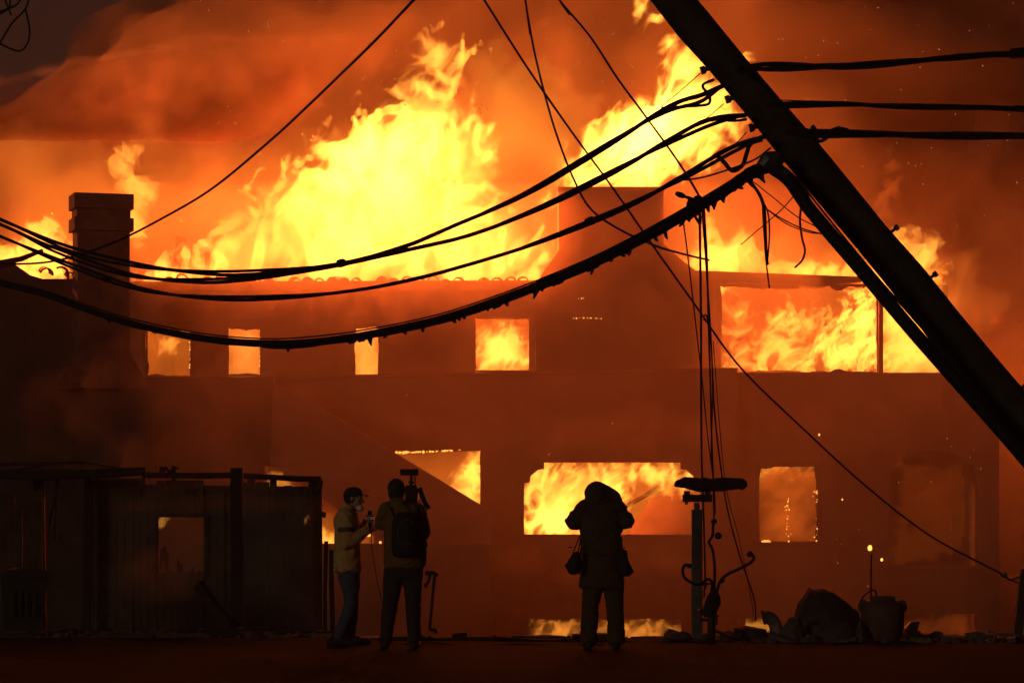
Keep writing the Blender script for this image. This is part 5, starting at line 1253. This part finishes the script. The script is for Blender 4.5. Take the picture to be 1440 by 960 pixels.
bd = MB(); p0 = sh[0].lerp(el[0], .42); p1 = sh[0].lerp(el[0], .6); f.part('sleeve_band', MB().tube([p0, p1], [.096, .095], 18), M_STRIPE, 'dark band with faded lettering round the upper sleeve')
t = MB()
for i in (0, 1): leg(t, [hip[i], kn_[i], ank[i] + Vector((0, 0, -.03))], [.107, .073, .057])
torso(t, [(A(491, 0).x, 0, A(0, z).z, .118, .16) for z in (815, 798)])
f.part('jeans', melt(t, 'jeans', .011, 3, .008, 10, 33), M_JEAN)
for i in (0, 1):
    b1 = MB(); boot(b1, ank[i] - Vector((.08, 0, ank[i].z)), ank[i] + Vector((.2, -.02, -ank[i].z)), ank[i] + Vector((0, 0, .02))); f.part('boot', melt(b1, 'boot', .009, 2), M_BOOT)
cpm = MB(); cpm.ball(at(0, -.008, .062), (.105, .088, .072), 20, Matrix.Rotation(0, 3, 'Z')); cpm.ball(at(0, -.02, .04), (.104, .09, .05), 16)
f.part('cap', melt(cpm, 'cap', .009, 2), M_CAP)
vz = MB(); bl = [at(x, y, z) for x, y, z in ((-.07, .07, .052), (-.055, .115, .05), (-.03, .15, .042), (0, .165, .036), (.03, .15, .042), (.055, .115, .05), (.07, .07, .052))]
vz.add([p + Vector((0, 0, .006)) for p in bl] + [p - Vector((0, 0, .006)) for p in bl], [tuple(range(7)), tuple(range(13, 6, -1))] + [(i, i+7, (i+1) % 7 + 7, (i+1) % 7) for i in range(7)])
f.part('cap_visor', vz, M_CAP, smooth=False)
f.part('dust_mask', melt(MB().ball(at(0, .075, -.098), (.045, .05, .042), 14).ball(at(0, .05, -.105), (.055, .04, .03), 12), 'dust_mask', .008, 2), M_WHITE, 'white dust mask pulled down under the chin')
# microphone with cube flag
mk = thing('microphone', 'hand microphone with white station cube held by the reporter', 'microphone', W_(A(521, 748, -.14)))
Q = lambda px, py, dy=0: A(px, py, dy - .14) - A(521, 748, -.14)
obj('handle', MB().tube([Q(521.5, 750), Q(521, 733)], [.015, .02], 12), M_BLACK, mk, True)
obj('head', MB().tube([Q(521, 724), Q(521, 722), Q(521, 719.5), Q(521, 718), Q(521, 717)], [.017, .024, .025, .018, .004], 14), M_BLACK, mk, True)
fx = (Q(515, 0).x, Q(527, 0).x); Dd = (fx[1] - fx[0]) / 2
obj('cube_flag', MB().box(fx[0], fx[1], -Dd, Dd, Q(0, 732.5).z, Q(0, 724.5).z), M_BLACK, mk)
obj('flag_band', MB().box(fx[0] - .003, fx[1] + .003, -Dd - .003, Dd + .003, Q(0, 730.3).z, Q(0, 726.2).z), M_FLAG, mk)
obj('flag_stripe', MB().box(fx[0] - .004, fx[1] + .004, -Dd - .004, Dd + .004, Q(0, 731.6).z, Q(0, 730.2).z), M_FLAGB, mk)
for (a, w) in ((516.6, 1.2), (518.6, 1.0), (520.4, 1.3)):
    obj('flag_mark', MB().box(Q(a, 0).x, Q(a + w, 0).x, -Dd - .006, -Dd - .003, Q(0, 729.6).z, Q(0, 727).z), M_BLACK, mk)
cable('microphone_cable', 'thin cable hanging from the microphone to the camera operator', [(521.5,750),(523,770),(527,795),(531,820),(537,845),(540,856)], 31.45, 30.9, 1, .0045, 0, group='thin camera cables')
